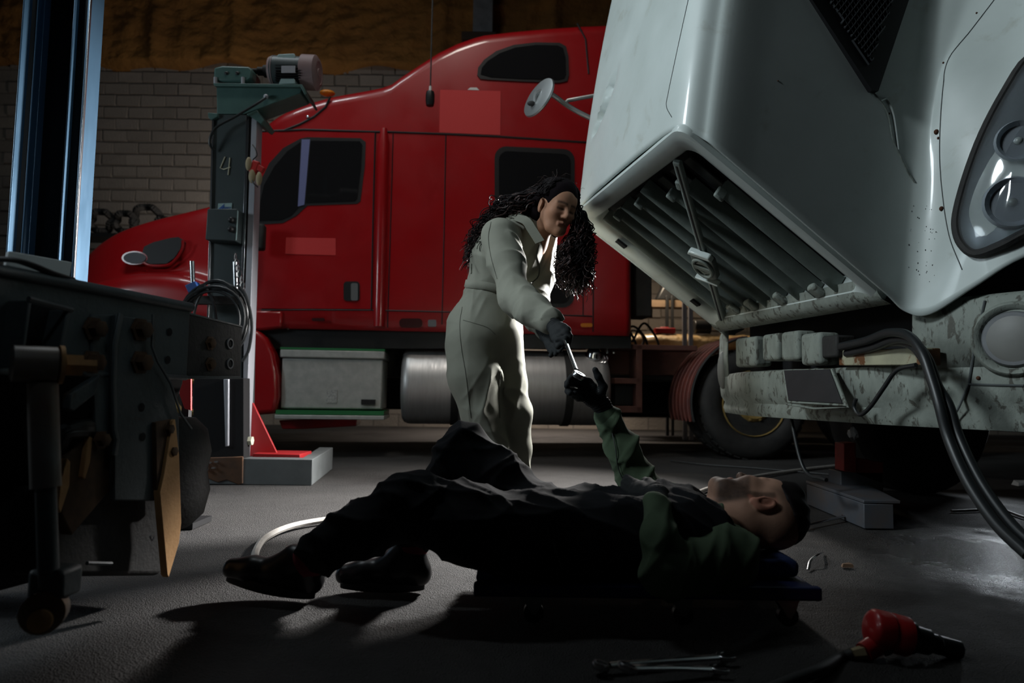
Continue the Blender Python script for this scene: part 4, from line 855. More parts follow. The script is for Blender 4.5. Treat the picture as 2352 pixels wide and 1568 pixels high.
# coiled cable hung on the pins
cc = LP(497, 730, -.22); coil = put(MB().tube([cc+np.array([(.180+.026*math.sin(t*.63)+.012*math.sin(t*.37))*math.cos(t), -.03*math.sin(t*.21)-.02+.03*math.cos(t*.113), (.205+.030*math.sin(t*.29))*math.sin(t)-.012*t/20]) for t in np.linspace(0, 2*math.pi*9, 9*30)], .0085, 7),
    'coiled_cable', 'rubber_cable', label='coil of black cable hung on the lift column pins', cat='cable', loc=tuple(cc))
put(MB().tube(cr([LP(*p) for p in ((546, 655, -.25), (565, 680, -.26), (578, 740, -.26), (572, 800, -.25), (557, 830, -.25))], 8), .009, 6), 'cable_tail', 'rubber_cable', coil)
put(MB().tube(cr([LP(*p) for p in ((470, 655, -.26), (488, 690, -.27), (497, 735, -.27))], 8), .008, 6), 'cable_tail', 'rubber_cable', coil)
# red spring clamps hanging on the column
kc = LP(585, 385, -.05); mat('clamp_red', (0.45, 0.02, 0.015), 0.5); mat('clamp_tan', (0.35, 0.28, 0.16), 0.6)
kl = thing('hanging_clamp', 'red and tan clamps hanging from a wire at the lift column edge', 'clamp', tuple(kc))
put(MB().box(kc+[0, 0, .0], (.05, .03, .09), rot_to((.3, 0, 1))), 'clamp_body', 'clamp_red', kl, bevel=.01); put(MB().box(kc+[.035, 0, -.005], (.06, .025, .04), rot_to((.6, 0, 1))), 'clamp_jaw', 'clamp_red', kl, bevel=.008)
for dx, dz, sx_ in ((-.035, .02, .02), (-.01, -.06, .022), (.035, -.075, .02)): put(MB().ball(kc+[dx, -.012, dz], (sx_, .014, .045), 8), 'clamp_pad', 'clamp_tan', kl)
put(MB().tube(cr([kc+[-.02, 0, .15], kc+[.0, 0, .12], kc+[.012, 0, .08], kc+[-.012, 0, .05], kc+[0, 0, .02]], 5), .004, 5), 'hang_wire', 'rubber_cable', kl)
put(MB().tube(cr([kc+[-.03, -.01, -.03], kc+[0, -.02, -.10], kc+[.03, -.01, -.13]], 5), .004, 5), 'hang_wire', 'rubber_cable', kl)
# ================================================================== blue steel mast at left
mat('mast_blue', (0.11, 0.22, 0.34), 0.42, 0.3, col2=(0.06, 0.13, 0.21), nscale=7, amt=.9, stretch=(1, 1, .25), rvar=.1)
mat('mast_shade', (0.004, 0.006, 0.008), 0.6, spec=.2)  # shade inside the mast channel put into a near-black colour
MY = 2.90
def mx(px, dy=0.0): return U(px, 300, MY+dy)[0]
mast = thing('lift_mast', 'tall blue steel lift mast with an open dark channel at the left edge', 'lift', (mx(120), MY+.12, 0))
def mbar(p0, p1, dy, depth, name, m, bevel=.003, **kw):
    x0, x1 = mx(p0, dy), mx(p1, dy); return put(MB().box(((x0+x1)/2, MY+dy+depth/2, 1.7), (abs(x1-x0), depth, 3.4)), name, m, mast, bevel=bevel, **kw)
mbar(183, 190, 0, .10, 'front_flange', 'mast_blue', .004); mbar(187, 190, -.003, .012, 'flange_lip', 'steel_bright', .002)
mbar(151, 154, .09, .06, 'inner_rail', 'mast_blue', .001); mbar(60, 190, .20, .02, 'channel_web', 'mast_shade'); mbar(155, 188, .12, .03, 'channel_side', 'mast_shade')
mbar(32, 36, 0, .05, 'rear_flange', 'mast_blue', .003); mbar(66, 69, .06, .12, 'inner_rail', 'mast_blue', .001); mbar(36, 66, .06, .03, 'channel_side', 'mast_shade'); mbar(69, 151, .14, .02, 'channel_cover', 'mast_shade')
# ================================================================== dark chassis frame in the left foreground
mat('chassis_black', (0.075, 0.092, 0.098), 0.50, col2=(0.045, 0.056, 0.060), nscale=9, amt=.8, bump=.0015, bscale=60, col3=(0.05, 0.028, 0.015), n3=7, t3=.63, w3=.08)
mat('chassis_rust', (0.58, 0.33, 0.14), 0.8, col2=(0.38, 0.20, 0.08), nscale=18, amt=.8, bump=.001, bscale=90)
mat('chassis_darkrust', (0.13, 0.07, 0.035), 0.85, col2=(0.05, 0.03, 0.018), nscale=16); mat('shock_grey', (0.24, 0.26, 0.27), 0.45, 0.2, col2=(0.16, 0.10, 0.06), nscale=5, amt=.5)
C0 = np.array([-.93, 1.96, 0]); cdx = np.array([.189, .982, 0]); cnx = np.array([.982, -.189, 0])
def CH(px, py, off=0.0): return UP(px, py, C0+cnx*off, cnx)
chs = thing('truck_chassis', 'rusty dark truck chassis rail with brackets and shock absorber in the left foreground', 'chassis', (-.98, 1.9, 0))
def cprism(pts, off, t, name, m, parent=None, bevel=.004, **kw): return put(MB().prism([CH(px, py, off) for px, py in pts], -cnx*t), name, m, parent or chs, bevel=bevel, **kw)
zt_, zb_ = .823, .602
A0, A1 = C0-cdx*1.1, CH(434, 780, 0)
R3 = np.stack([cdx, cnx*-1, np.array([0, 0, 1.0])], 1); mid = (A0+A1)/2; L_ = np.linalg.norm((A1-A0)[:2])
rail = put(MB().box([mid[0]-cnx[0]*.006, mid[1]-cnx[1]*.006, (zt_+zb_)/2], (L_, .012, zt_-zb_), R3), 'frame_rail', 'chassis_black', chs, bevel=.004)
for z in (zt_-.008, zb_+.006): put(MB().box([mid[0]-cnx[0]*.04+cnx[0]*.002, mid[1]-cnx[1]*.04+cnx[1]*.002, z], (L_, .09, .016), R3), 'rail_flange', 'chassis_black', rail, bevel=.007, segs=3)
put(MB().tube([np.array([A0[0], A0[1], zt_-.012])+cnx*.002, np.array([A1[0], A1[1], zt_-.012])+cnx*.002], .013, 10), 'rail_edge', 'chassis_black', rail)
tail = cprism([(430, 716), (557, 748), (553, 868), (428, 868)], -.03, .012, 'tail_channel', 'black_rubber')
cprism([(430, 716), (557, 748), (557, 752), (430, 721)], -.028, .09, 'tail_flange', 'chassis_black', tail, .001); cprism([(428, 863), (553, 864), (553, 870), (428, 870)], -.02, .09, 'tail_flange', 'chassis_black', tail, .001)
for px, py in ((528, 789), (528, 835)): put(MB().lathe([(0, .0125), (.003, .0125), (.003, .017), (0, .018)], CH(px, py, -.029), cnx, 18), 'bolt_hole', 'steel_grey', tail); put(MB().lathe([(.0005, .0125), (.001, 0)], CH(px, py, -.029), cnx, 16), 'hole_void', 'black_void', tail)
for px, py in ((482, 788), (482, 836)): put(bolt(CH(px, py, -.03), cnx, .016, .014), 'rust_bolt', 'chassis_darkrust', tail)
# hanger bracket
hb = cprism([(268, 722), (352, 735), (354, 800), (372, 845), (396, 880), (412, 962), (412, 1150), (262, 1150), (262, 800)], .02, .016, 'hanger_plate', 'chassis_black')
put(MB().tube([CH(277, 722, .035), CH(263, 790, .05), CH(260, 880, .05), CH(262, 985, .05), CH(268, 1010, .05), CH(262, 1045, .05)], .009, 8, flat=.6), 'hanger_rib', 'chassis_black', hb)
put(MB().tube([CH(351, 722, .03), CH(349, 795, .035), CH(362, 830, .035), CH(392, 880, .035), CH(415, 950, .035), CH(440, 985, .035)], .0045, 8, flat=.6), 'hanger_rib', 'chassis_black', hb)
for px, py in ((320, 757), (320, 832)): put(bolt(CH(px, py, .02), cnx, .022, .028), 'hanger_bolt', 'chassis_darkrust', hb)
for px, py in ((212, 755), (208, 832)): put(bolt(CH(px, py, .0), cnx, .021, .03), 'hanger_bolt', 'chassis_darkrust', hb)
for px, py in ((325, 935), (327, 1003), (389, 762), (385, 826)): put(MB().lathe([(.001, .011), (.0015, 0)], CH(px, py, .0205 if px < 350 else .001), cnx, 16), 'bolt_hole', 'black_void', hb)
cprism([(210, 720), (268, 722), (262, 790), (258, 990), (240, 1010), (218, 1000), (212, 860)], .005, .02, 'side_plate', 'chassis_black')
cprism([(160, 905), (232, 860), (220, 905), (170, 945), (158, 940)], .03, .02, 'gusset_plate', 'chassis_black')
# rusty flap plate, pointing down
cprism([(396, 966), (403, 962), (412, 1045), (417, 1200), (412, 1245), (388, 1326), (384, 1320), (376, 1230), (367, 1130), (376, 1090)], .04, .02, 'rust_flap', 'chassis_rust', None, .002)
cprism([(358, 970), (398, 962), (404, 1040), (378, 1090), (366, 1140), (360, 1120)], .032, .02, 'flap_bracket', 'chassis_darkrust', None, .002)
for px, py in ((384, 985), (392, 1036)): put(bolt(CH(px, py, .03), cnx, .013, .016), 'flap_bolt', 'chassis_darkrust', chs)
cprism([(205, 990), (250, 985), (248, 1020), (262, 1050), (258, 1120), (165, 1230), (140, 1180), (150, 1050), (190, 1010)], .0, .03, 'lower_bracket', 'chassis_darkrust')
cprism([(205, 1000), (213, 1005), (208, 1060), (196, 1100), (190, 1095), (198, 1040)], .012, .02, 'rust_tab', 'chassis_rust', None, .002); cprism([(155, 1052), (162, 1060), (160, 1115), (140, 1178), (133, 1165), (140, 1100)], .02, .02, 'rust_tab', 'chassis_rust', None, .002)
put(bolt(CH(230, 1010, .01), cnx, .016, .02), 'bracket_bolt', 'chassis_darkrust', chs)
cprism([(110, 1120), (360, 1112), (380, 1300), (370, 1322), (110, 1325), (95, 1250)], -.03, .16, 'axle_block', 'black_rubber', None, .02)
put(MB().tube([CH(200, 1293, .0), CH(256, 1294, .0)], .005, 6), 'block_ridge', 'chassis_black', chs)
mat('sticker_white', (0.6, 0.6, 0.6), 0.5)
vb = MB()
for a, b in (((344, 1232), (349, 1242)), ((349, 1242), (354, 1232)), ((346, 1230), (346, 1238))): vb.tube([CH(*a, .0), CH(*b, .0)], .0022, 4)
put(vb, 'chalk_tick', 'sticker_white', chs, kind='stuff')
cprism([(-120, 640), (440, 720), (420, 880), (330, 1140), (100, 1330), (-160, 1400)], -.16, .03, 'gap_dark_sheet', 'black_void')  # black sheet added behind the rail so the gaps stay dark
# U bracket with two upright edges
for (p, q) in (((71, 690), (50, 845)), ((160, 712), (128, 860))):
    put(MB().prism([CH(p[0]-5, p[1], .05), CH(p[0]+3, p[1], .05), CH(q[0]+3, q[1], .05), CH(q[0]-5, q[1], .05)], -cnx*.06), 'bracket_leg', 'chassis_black', chs, bevel=.002)
put(MB().tube([CH(66, 686, .05), CH(165, 712, .05)], .006, 6), 'bracket_top', 'chassis_black', chs)
cprism([(75, 695), (158, 716), (130, 850), (55, 835)], .004, .01, 'bracket_recess', 'black_void')
# shock absorber: eye, bushing, bolt, tube, lower eye
sc_ = CH(88, 836, .10); ax_ = np.array([.75, .66, 0]); ax_ /= np.linalg.norm(ax_)
sh = put(MB().lathe([(-.045, .030), (-.042, .036), (.03, .036), (.034, .030)], sc_, ax_, 24), 'shock_eye', 'shock_grey', chs)
put(MB().lathe([(.034, .039), (.042, .039), (.042, .02)], sc_, ax_, 20), 'eye_washer', 'chassis_rust', sh); put(MB().lathe([(.045, .024), (.075, .024), (.076, .014), (.10, .014), (.10, 0)], sc_, ax_, 6), 'eye_bolt', 'chassis_rust', sh)
s1, s2 = CH(98, 880, .10), CH(112, 1345, .14)
put(MB().tube([s1, s1+(s2-s1)*.52], .027, 20), 'shock_tube', 'shock_grey', chs); put(MB().tube([s1+(s2-s1)*.50, s2], .019, 16), 'shock_rod', 'chassis_black', chs)
le = CH(100, 1405, .14); n_ = np.array([.35, -.93, .05]); n_ /= np.linalg.norm(n_)
lo_ = put(MB().lathe([(-.04, .030), (-.035, .038), (.012, .040), (.016, .034), (.016, 0)], le, n_, 22), 'lower_eye', 'shock_grey', chs); put(MB().lathe([(.016, .022), (.026, .021), (.03, .012), (.03, 0)], le+np.array([0, 0, -.012]), n_, 18), 'lower_bolt', 'chassis_rust', lo_)
put(MB().box(le+np.array([0, .03, .05]), (.07, .07, .06)), 'eye_yoke', 'chassis_black', chs, bevel=.01)
# air bag bellows behind the flap
ab = CH(395, 1075, -.16); put(MB().lathe([(-.17, .05), (-.165, .13), (-.13, .165), (-.06, .18), (0, .17), (.06, .18), (.13, .165), (.165, .13), (.17, .05)], (U(330, 1080, 2.1)[0], 2.12, .32), (0, 0, 1), 32), 'air_spring', 'black_rubber', chs)
put(MB().tube([(U(330, 1080, 2.1)[0], 2.12, .45), (U(330, 1080, 2.1)[0], 2.12, .62)], .05, 12), 'spring_mount', 'chassis_black', chs)
put(MB().box((-1.5, 1.95, .32), (.9, .14, .14)), 'cross_axle', 'black_rubber', chs, bevel=.03)
# oval rubber bushing highlight piece and hoses behind
for k in range(3): put(MB().tube(cr([CH(120+10*k, 1010+8*k, -.02), CH(150, 985+6*k, .0), CH(200, 975+9*k, .0), CH(215, 1000, -.03)], 6), .014, 8), 'brake_hose', 'rubber_cable', chs)
# pale board lying on the rail and black strap
mat('board_white', (0.80, 0.83, 0.82), 0.7, col2=(0.74, 0.77, 0.76), nscale=20)
bq = [CH(px, py, -.05) for px, py in ((22, 576), (166, 602), (160, 641), (14, 610))]; bl = (sum(bq)/4)
put(MB().prism(bq, np.array([-.015, .01, 0])), 'board', 'board_white', bevel=.002, label='pale grey board standing on the dark chassis rail', cat='board', loc=(bl[0], bl[1], zt_))
sp = [CH(px, py, off) for px, py, off in ((-30, 594, .0), (30, 597, .002), (70, 608, .004), (120, 628, .004), (162, 641, -.01))]
put(MB().tube(cr(np.array(sp), 8), .013, 8, flat=.45), 'rubber_strap', 'rubber_cable', label='flat black rubber strap lying along the rail top', cat='strap', loc=tuple(sp[2]))
# red and white marker plate behind the chassis
rm_ = U(420, 910, 2.9); mq = [U(px, py, 2.9) for px, py in ((412, 872), (438, 870), (438, 942), (424, 938), (412, 905))]
mkp = thing('reflective_marker', 'small red and white reflective plate on a post behind the chassis', 'marker', (rm_[0], 2.9, 0))
put(MB().prism(mq, (0, .012, 0)), 'red_plate', 'red_patch', mkp); put(MB().prism([U(px, py, 2.9) for px, py in ((400, 872), (412, 872), (412, 905), (402, 885))], (0, .012, 0)), 'white_plate', 'sticker_white', mkp)
put(MB().box((rm_[0]-.0, 2.94, rm_[2]/2), (.03, .03, rm_[2])), 'marker_post', 'black_trim', mkp); put(MB().box((rm_[0], 2.94, .012), (.18, .18, .024)), 'marker_foot', 'black_trim', mkp)

# ================================================================== loose things on the floor
mat('hose_pale', (0.42, 0.40, 0.37), 0.5, col2=(0.30, 0.28, 0.26), nscale=30); mat('tool_steel', (0.62, 0.63, 0.64), 0.22, 1.0, rvar=.06, nscale=12)
mat('hose_dark', (0.03, 0.03, 0.03), 0.6)
def floor_tube(pts, r, name, m, label, cat, n=10, z=None):
    P = cr(np.array([UZ(px, py, r) for px, py in pts]), n); P[:, 2] = r+.002; return put(MB().tube(P, r, 8), name, m, label=label, cat=cat, loc=(P[0][0], P[0][1], 0))
floor_tube([(584, 1300), (588, 1266), (610, 1236), (660, 1212), (730, 1197), (830, 1186), (1000, 1180), (1250, 1178), (1440, 1166), (1560, 1146), (1640, 1118), (1740, 1094), (1850, 1078), (1940, 1068)], .013, 'air_hose', 'hose_pale', 'pale air hose curving across the floor behind the lying mechanic', 'hose')
floor_tube([(1540, 1058), (1620, 1067), (1720, 1074), (1840, 1084), (1930, 1092)], .006, 'floor_cable', 'hose_dark', 'thin dark cable on the floor beyond the air hose', 'cable')
floor_tube([(2185, 1174), (2240, 1172), (2296, 1170), (2352, 1188), (2420, 1205)], .007, 'floor_strap', 'hose_pale', 'thin pale cord on the floor under the white truck', 'cord')
def wrench(p0, p1, name, label, hw=.011, ring_r=.019, open_r=.022, lift_=.008, side=1):
    p0 = np.array(p0); p1 = np.array(p1); d = p1-p0; L = np.linalg.norm(d); e = d/L; up = np.array([0, 0, 1.0]); w = np.cross(up, e)
    up = np.cross(e, w); o = thing(name, label, 'wrench', tuple(p0))
    G = []
    for t in np.linspace(.07, .93, 9):
        c = p0+d*t; ww = hw*(.75+.25*abs(2*t-1)); hh = .0045; G.append([c+w*ww, c+w*ww*.5+up*hh, c-w*ww*.5+up*hh, c-w*ww, c-w*ww*.5-up*hh, c+w*ww*.5-up*hh])
    mb = MB(); mb.grid(G, closed=True); put(mb, 'shank', 'tool_steel', o, angle=50)
    t0 = rot_to(up+e*.25, e); put(MB().lathe([(-.007, ring_r*.62), (-.007, ring_r*.9), (-.004, ring_r), (.004, ring_r), (.007, ring_r*.9), (.007, ring_r*.62), (-.007, ring_r*.62)], p0, t0[:, 2], 24), 'ring_end', 'tool_steel', o)
    a0 = .28
    jaw = [(math.cos(a)*open_r, math.sin(a)*open_r) for a in np.linspace(math.radians(55)+a0, math.radians(305)+a0, 16)] + [(math.cos(a)*open_r*.52, math.sin(a)*open_r*.52) for a in np.linspace(math.radians(290)+a0, math.radians(70)+a0, 10)]
    put(MB().prism([p1+e*x+w*y*side-up*.0045 for x, y in jaw], up*.009), 'open_end', 'tool_steel', o, bevel=.0015); return o
wz = lambda px, py, z=.012: UZ(px, py, z)
wrench(wz(1380, 1529, .016), wz(1668, 1507, .010), 'combination_wrench', 'combination wrench on the floor with its open end further back')
wrench(wz(1441, 1533, .030), wz(1652, 1536, .010), 'combination_wrench', 'combination wrench lying across the other one, ring end nearest', ring_r=.021)
wrench(wz(1850, 1206, .012), wz(1945, 1184, .02), 'combination_wrench', 'combination wrench on the floor beside the lying mechanic\'s head', ring_r=.02, hw=.010)
# impact wrench
mat('impact_red', (0.42, 0.02, 0.02), 0.35, coat=.3); mat('tool_black', (0.015, 0.016, 0.017), 0.4)
ic = UZ(2040, 1500, 0); IY = ic[1]; iw = thing('impact_wrench', 'red pneumatic impact wrench lying on the floor with a black anvil', 'impact wrench', (ic[0], IY, 0))
def IP(px, py, dy=0): return U(px, py, IY+dy)
a_, b_ = IP(2000, 1440), IP(2084, 1462); ad = (b_-a_)/np.linalg.norm(b_-a_); il = np.linalg.norm(b_-a_)
put(MB().lathe([(-.006, .026), (0, .038), (.006, .0425), (il*.45, .0435), (il*.47, .0415), (il*.55, .0415), (il*.57, .0435), (il-.004, .0435), (il+.002, .034)], a_, ad, 24), 'motor_housing', 'impact_red', iw, angle=50)
put(MB().lathe([(0, .036), (.010, .036), (.014, .030), (.048, .028), (.052, .0215), (.066, .0215), (.067, .019), (.072, .019), (.073, .0215), (.120, .0205), (.122, .0155), (.122, 0)], b_, ad, 20), 'hammer_case', 'tool_black', iw, angle=50)
h0, h1 = IP(2028, 1470), IP(1984, 1498, -.02); put(MB().tube([h0, (h0+h1)/2, h1], [.028, .023, .021], 14), 'handle', 'impact_red', iw)
put(MB().tube([IP(2046, 1478, -.02), IP(2040, 1494, -.02), IP(2030, 1497, -.02)], .010, 8), 'trigger', 'tool_black', iw); h2 = IP(1958, 1502, -.02)
put(MB().tube([h1, (h1+h2)/2, h2], [.016, .014, .012], 6), 'hose_fitting', 'clamp_tan', iw); put(MB().tube(cr(np.array([h2, IP(1930, 1510, -.02), UZ(1880, 1540, .012), UZ(1800, 1570, .012), UZ(1690, 1620, .012)]), 8), .0125, 10), 'air_line', 'hose_dark', iw)
# stands under the white truck
mat('beam_blue', (0.055, 0.075, 0.10), 0.55, col2=(0.09, 0.07, 0.06), nscale=6, amt=.6); mat('stand_red', (0.30, 0.02, 0.018), 0.6, col2=(0.10, 0.02, 0.015), nscale=10, amt=.8)
q0, q1 = UZ(1853, 1158, 0), UZ(1985, 1214, 0); hb_ = .125
bmx = thing('steel_beam', 'blue grey steel channel beam on the floor under the white truck', 'beam', (q0[0], (q0[1]+q1[1])/2, 0))
e_ = (q1-q0)/np.linalg.norm(q1-q0); w_ = np.array([-e_[1], e_[0], 0]); w_ = w_ if w_[0] > 0 else -w_
put(MB().hexa([q0, q1, q1+w_*.13, q0+w_*.13], [q0+[0, 0, hb_-.016], q1+[0, 0, hb_-.016], q1+w_*.13+[0, 0, hb_-.016], q0+w_*.13+[0, 0, hb_-.016]]), 'beam_body', 'beam_blue', bmx, bevel=.004)
put(MB().hexa([q0-e_*.01+[0, 0, hb_-.014], q1+[0, 0, hb_-.014], q1+w_*.16+[0, 0, hb_-.014], q0+w_*.30+[0, 0, hb_-.014]], [q0-e_*.01+[0, 0, hb_], q1+[0, 0, hb_], q1+w_*.16+[0, 0, hb_], q0+w_*.30+[0, 0, hb_]]), 'beam_flange', 'beam_blue', bmx, bevel=.003)
SY = 3.55; sr = U(1985, 1110, SY); rs = thing('axle_stand', 'red steel axle stand on the beam under the white truck', 'stand', (sr[0], SY+.1, 0))
def SP(px, py, dy=0): return U(px, py, SY+dy)
put(MB().prism([SP(px, py) for px, py in ((1938, 1018), (1966, 1016), (1968, 1086), (1938, 1082))], (0, .10, 0)), 'stand_post', 'stand_red', rs, bevel=.004)
put(MB().prism([SP(px, py, .02) for px, py in ((1966, 1050), (2030, 1062), (2028, 1112), (1966, 1088))], (0, .15, 0)), 'stand_saddle', 'stand_red', rs, bevel=.004)
z0 = SP(1950, 1084)[2]; put(MB().box((sr[0], SY+.09, z0/2), (.22, .14, z0)), 'stand_base', 'beam_blue', rs, bevel=.004)
mat('clear_plastic', (0.6, 0.6, 0.6), 0.15, trans=.6); pc_ = SP(1960, 1005, .05); pb = MB(); pb.ball((0, 0, 0), (.024, .022, .030), 6)
pb.v = [tuple(np.array(v)*(.75+.6*RNG.rand())+pc_) for v in pb.v]; pb.v = [(a, b, c+.02) for a, b, c in pb.v]; put(pb, 'plastic_scrap', 'clear_plastic', label='crumpled clear plastic scrap on top of the red axle stand', cat='scrap', loc=tuple(pc_-[0, 0, .04]), angle=10)
mat('card_brown', (0.17, 0.10, 0.06), 0.8)
# small scraps
c = UZ(1945, 1299, .005); put(MB().hexa([c+[-.02, -.01, -.004], c+[.02, -.008, -.004], c+[.018, .01, -.004], c+[-.015, .012, -.004]], [c+[-.015, -.006, .008], c+[.02, -.004, .006], c+[.012, .008, .01], c+[-.012, .008, .006]]), 'stone_chip', 'card_brown', label='small tan stone chip on the floor right of the blue headrest', cat='stone', loc=tuple(c-[0, 0, .005]))
P = cr(np.array([UZ(1856, 1308, .004), U(1862, 1286, UZ(1870, 1300, 0)[1]), UZ(1880, 1272, .03), UZ(1890, 1268, .004)]), 8); put(MB().tube(P, .005, 6, flat=.4), 'metal_strip', 'tool_steel', label='thin bent shiny strip on the floor by the blue headrest', cat='strip', loc=(P[0][0], P[0][1], 0))
mat('card_brown', (0.17, 0.10, 0.06), 0.8); cq = [UZ(px, py, .003) for px, py in ((1855, 1318), (1930, 1322), (1938, 1292), (1880, 1286))]
c = UZ(2345, 1108, .02); put(MB().hexa([c+[-.04, -.03, -.02], c+[.1, -.03, -.02], c+[.1, .05, -.02], c+[-.03, .05, -.02]], [c+[-.03, -.02, .0], c+[.1, -.03, .015], c+[.1, .05, .01], c+[-.02, .04, .012]]), 'paper_wad', 'paint_white', label='pale crumpled paper on the floor at the right edge', cat='paper', loc=tuple(c-[0, 0, .02]))
# hanging pendant switch
PY_ = 5.3; pp = U(988, 226, PY_); pen = thing('pendant_switch', 'dark pendant switch hanging on a thin cord before the red sleeper', 'switch', tuple(pp))
put(MB().lathe([(-.065, .012), (-.06, .03), (-.03, .036), (.03, .036), (.055, .03), (.06, .015)], pp, (0, 0, 1), 14), 'switch_body', 'tool_black', pen); put(MB().lathe([(.06, .012), (.10, .010), (.10, .005)], pp, (0, 0, 1), 10), 'cord_sleeve', 'paint_white', pen)
put(MB().tube([pp+[0, 0, .10], [pp[0]+.01, PY_, 7.55]], .006, 6), 'cord', 'hose_dark', pen)
# ================================================================== bench and clutter at the back right
BY = 8.9
def BP(px, py, dy=0): return U(px, py, BY+dy)
mat('wood_old', (0.22, 0.15, 0.09), 0.8, col2=(0.13, 0.09, 0.055), nscale=5, stretch=(1, 6, 6)); mat('wrap_amber', (0.62, 0.44, 0.22), 0.22, col2=(0.45, 0.30, 0.14), nscale=9, bump=.02, bscale=22, coat=.8)
b0, b1 = BP(1380, 800), BP(1760, 800); zz = b0[2]-.02
bench = thing('workbench', 'wooden workbench behind the red truck frame', 'workbench', ((b0[0]+b1[0])/2, BY+.3, 0)); put(MB().box(((b0[0]+b1[0])/2, BY+.3, zz-.04), (b1[0]-b0[0], .7, .06)), 'bench_top', 'wood_old', bench, bevel=.005)
for x in (b0[0]+.1, b1[0]-.1):
    for dy in (.05, .55): put(MB().box((x, BY+dy, (zz-.07)/2), (.08, .08, zz-.07)), 'bench_leg', 'wood_old', bench)
w0, w1 = BP(1385, 780), BP(1740, 780); wrp = MB(); G = []
for i, x in enumerate(np.linspace(w0[0], w1[0], 40)):
    G.append([(x, BY+.25+.16*math.cos(t)*(1+.06*RNG.randn()), max(zz+.002, zz+.12+.12*math.sin(t)*(1+.05*RNG.randn()))) for t in np.linspace(0, 2*math.pi, 15)[:-1]])
wrp.grid(G, closed=True); wrp.f += [tuple(range(14)), tuple(range(39*14, 40*14))]; put(wrp, 'wrapped_bundle', 'wrap_amber', label='long amber bundle in shiny clear wrap on the workbench', cat='bundle', loc=((w0[0]+w1[0])/2, BY+.25, zz), angle=180)
for (pa, pb_, w, m_) in ((1572, 1572, 9, 'strip_grey'), (1586, 1586, 9, 'strip_grey'), (1532, 1532, 7, 'tool_black'), (1544, 1544, 6, 'tool_black')):
    x0 = BP(pa, 700, -.15 if m_ == 'strip_grey' else .8)[0]; y_ = BY+(-.15 if m_ == 'strip_grey' else .8); zt2 = BP(pa, 690, -.15)[2]+(.8 if m_ == 'strip_grey' else .2)
    put(MB().box((x0, y_, zt2/2), (w/170, .05, zt2)), 'steel_post', 'strip_grey' if m_ == 'strip_grey' else 'tool_black', bevel=.004, cat='post', loc=(x0, y_, 0), label={1572: 'left one of the pair of grey posts before the workbench', 1586: 'right one of the pair of grey posts before the workbench', 1532: 'left one of two dark posts behind the workbench', 1544: 'right one of two dark posts behind the workbench'}[pa])
c0, c1 = BP(1492, 698, .9), BP(1640, 698, .9); put(MB().box(((c0[0]+c1[0])/2, BY+.95, c0[2]), (c1[0]-c0[0], .25, .10)), 'wall_shelf', 'wood_old', bevel=.004, label='wooden shelf board on the back wall behind the workbench', cat='shelf', loc=((c0[0]+c1[0])/2, BY+1.0, c0[2]-.05))
d0, d1 = BP(1505, 676, .9), BP(1625, 676, .9); put(MB().prism([(d0[0], BY+.85, c0[2]+.05), (d1[0], BY+.85, c0[2]+.05), (d1[0]-.06, BY+.85, c0[2]+.30), (d0[0]+.1, BY+.85, c0[2]+.26)], (0, .2, 0)), 'tool_bag', 'tool_black', bevel=.03, segs=3, label='dark tool bag on the wall shelf', cat='bag', loc=((d0[0]+d1[0])/2, BY+.95, c0[2]+.05))
t0_ = BP(1532, 757, .1); put(MB().box((0, 0, 0), (.27, .14, .07)).box((0, -.0, .045), (.12, .02, .02)), 'tool_case', 'red_lift', bevel=.01, label='flat red tool case on top of the amber bundle', cat='case', local=True).location = (t0_[0], BY+.25, zz+.285)
k0_ = BP(1620, 752, .1); put(MB().lathe([(-.11, .0), (-.11, .09), (.11, .09), (.11, 0)], (k0_[0], BY+.25, zz+.345), (1, 0, 0), 20), 'black_canister', 'tool_black', label='black round canister lying on the amber bundle', cat='canister', loc=(k0_[0], BY+.25, zz+.24), bevel=.01)
hr = np.array([BP(1456, 786, .03)[0], BY+.03, zz+.149-.01]); put(MB().tube([hr+np.array([.13*math.cos(t), .02*math.sin(t), .13*math.sin(t)]) for t in np.linspace(0, 2*math.pi, 30)[:-1]], .018, 8, closed=True), 'hose_ring', 'tool_black', label='black hose ring standing on the workbench edge', cat='hose', loc=tuple(hr))
LQ = U(1494, 715, 7.4); il_ = thing('inspection_lamp', 'pale inspection lamp hanging on a thin cord behind the red sleeper', 'lamp', tuple(LQ)); mat('lamp_bone', (0.65, 0.52, 0.32), 0.4)
put(MB().lathe([(-.075, .012), (-.07, .022), (.03, .024), (.06, .016), (.07, .008)], LQ, (0, 0, 1), 12), 'lamp_handle', 'lamp_bone', il_); put(MB().tube([LQ+[0, 0, .07], [LQ[0]+.02, LQ[1], 4.2]], .005, 6), 'lamp_cord', 'paint_white', il_)
put(MB().box((LQ[0]+.02, 7.4, 4.25), (.06, .06, .12)), 'lamp_reel', 'tool_black', il_); put(MB().tube([(LQ[0]+.02, 7.4, 4.3), (LQ[0]+.02, 7.4, 7.55)], .012, 6), 'drop_rod', 'tool_black', il_)
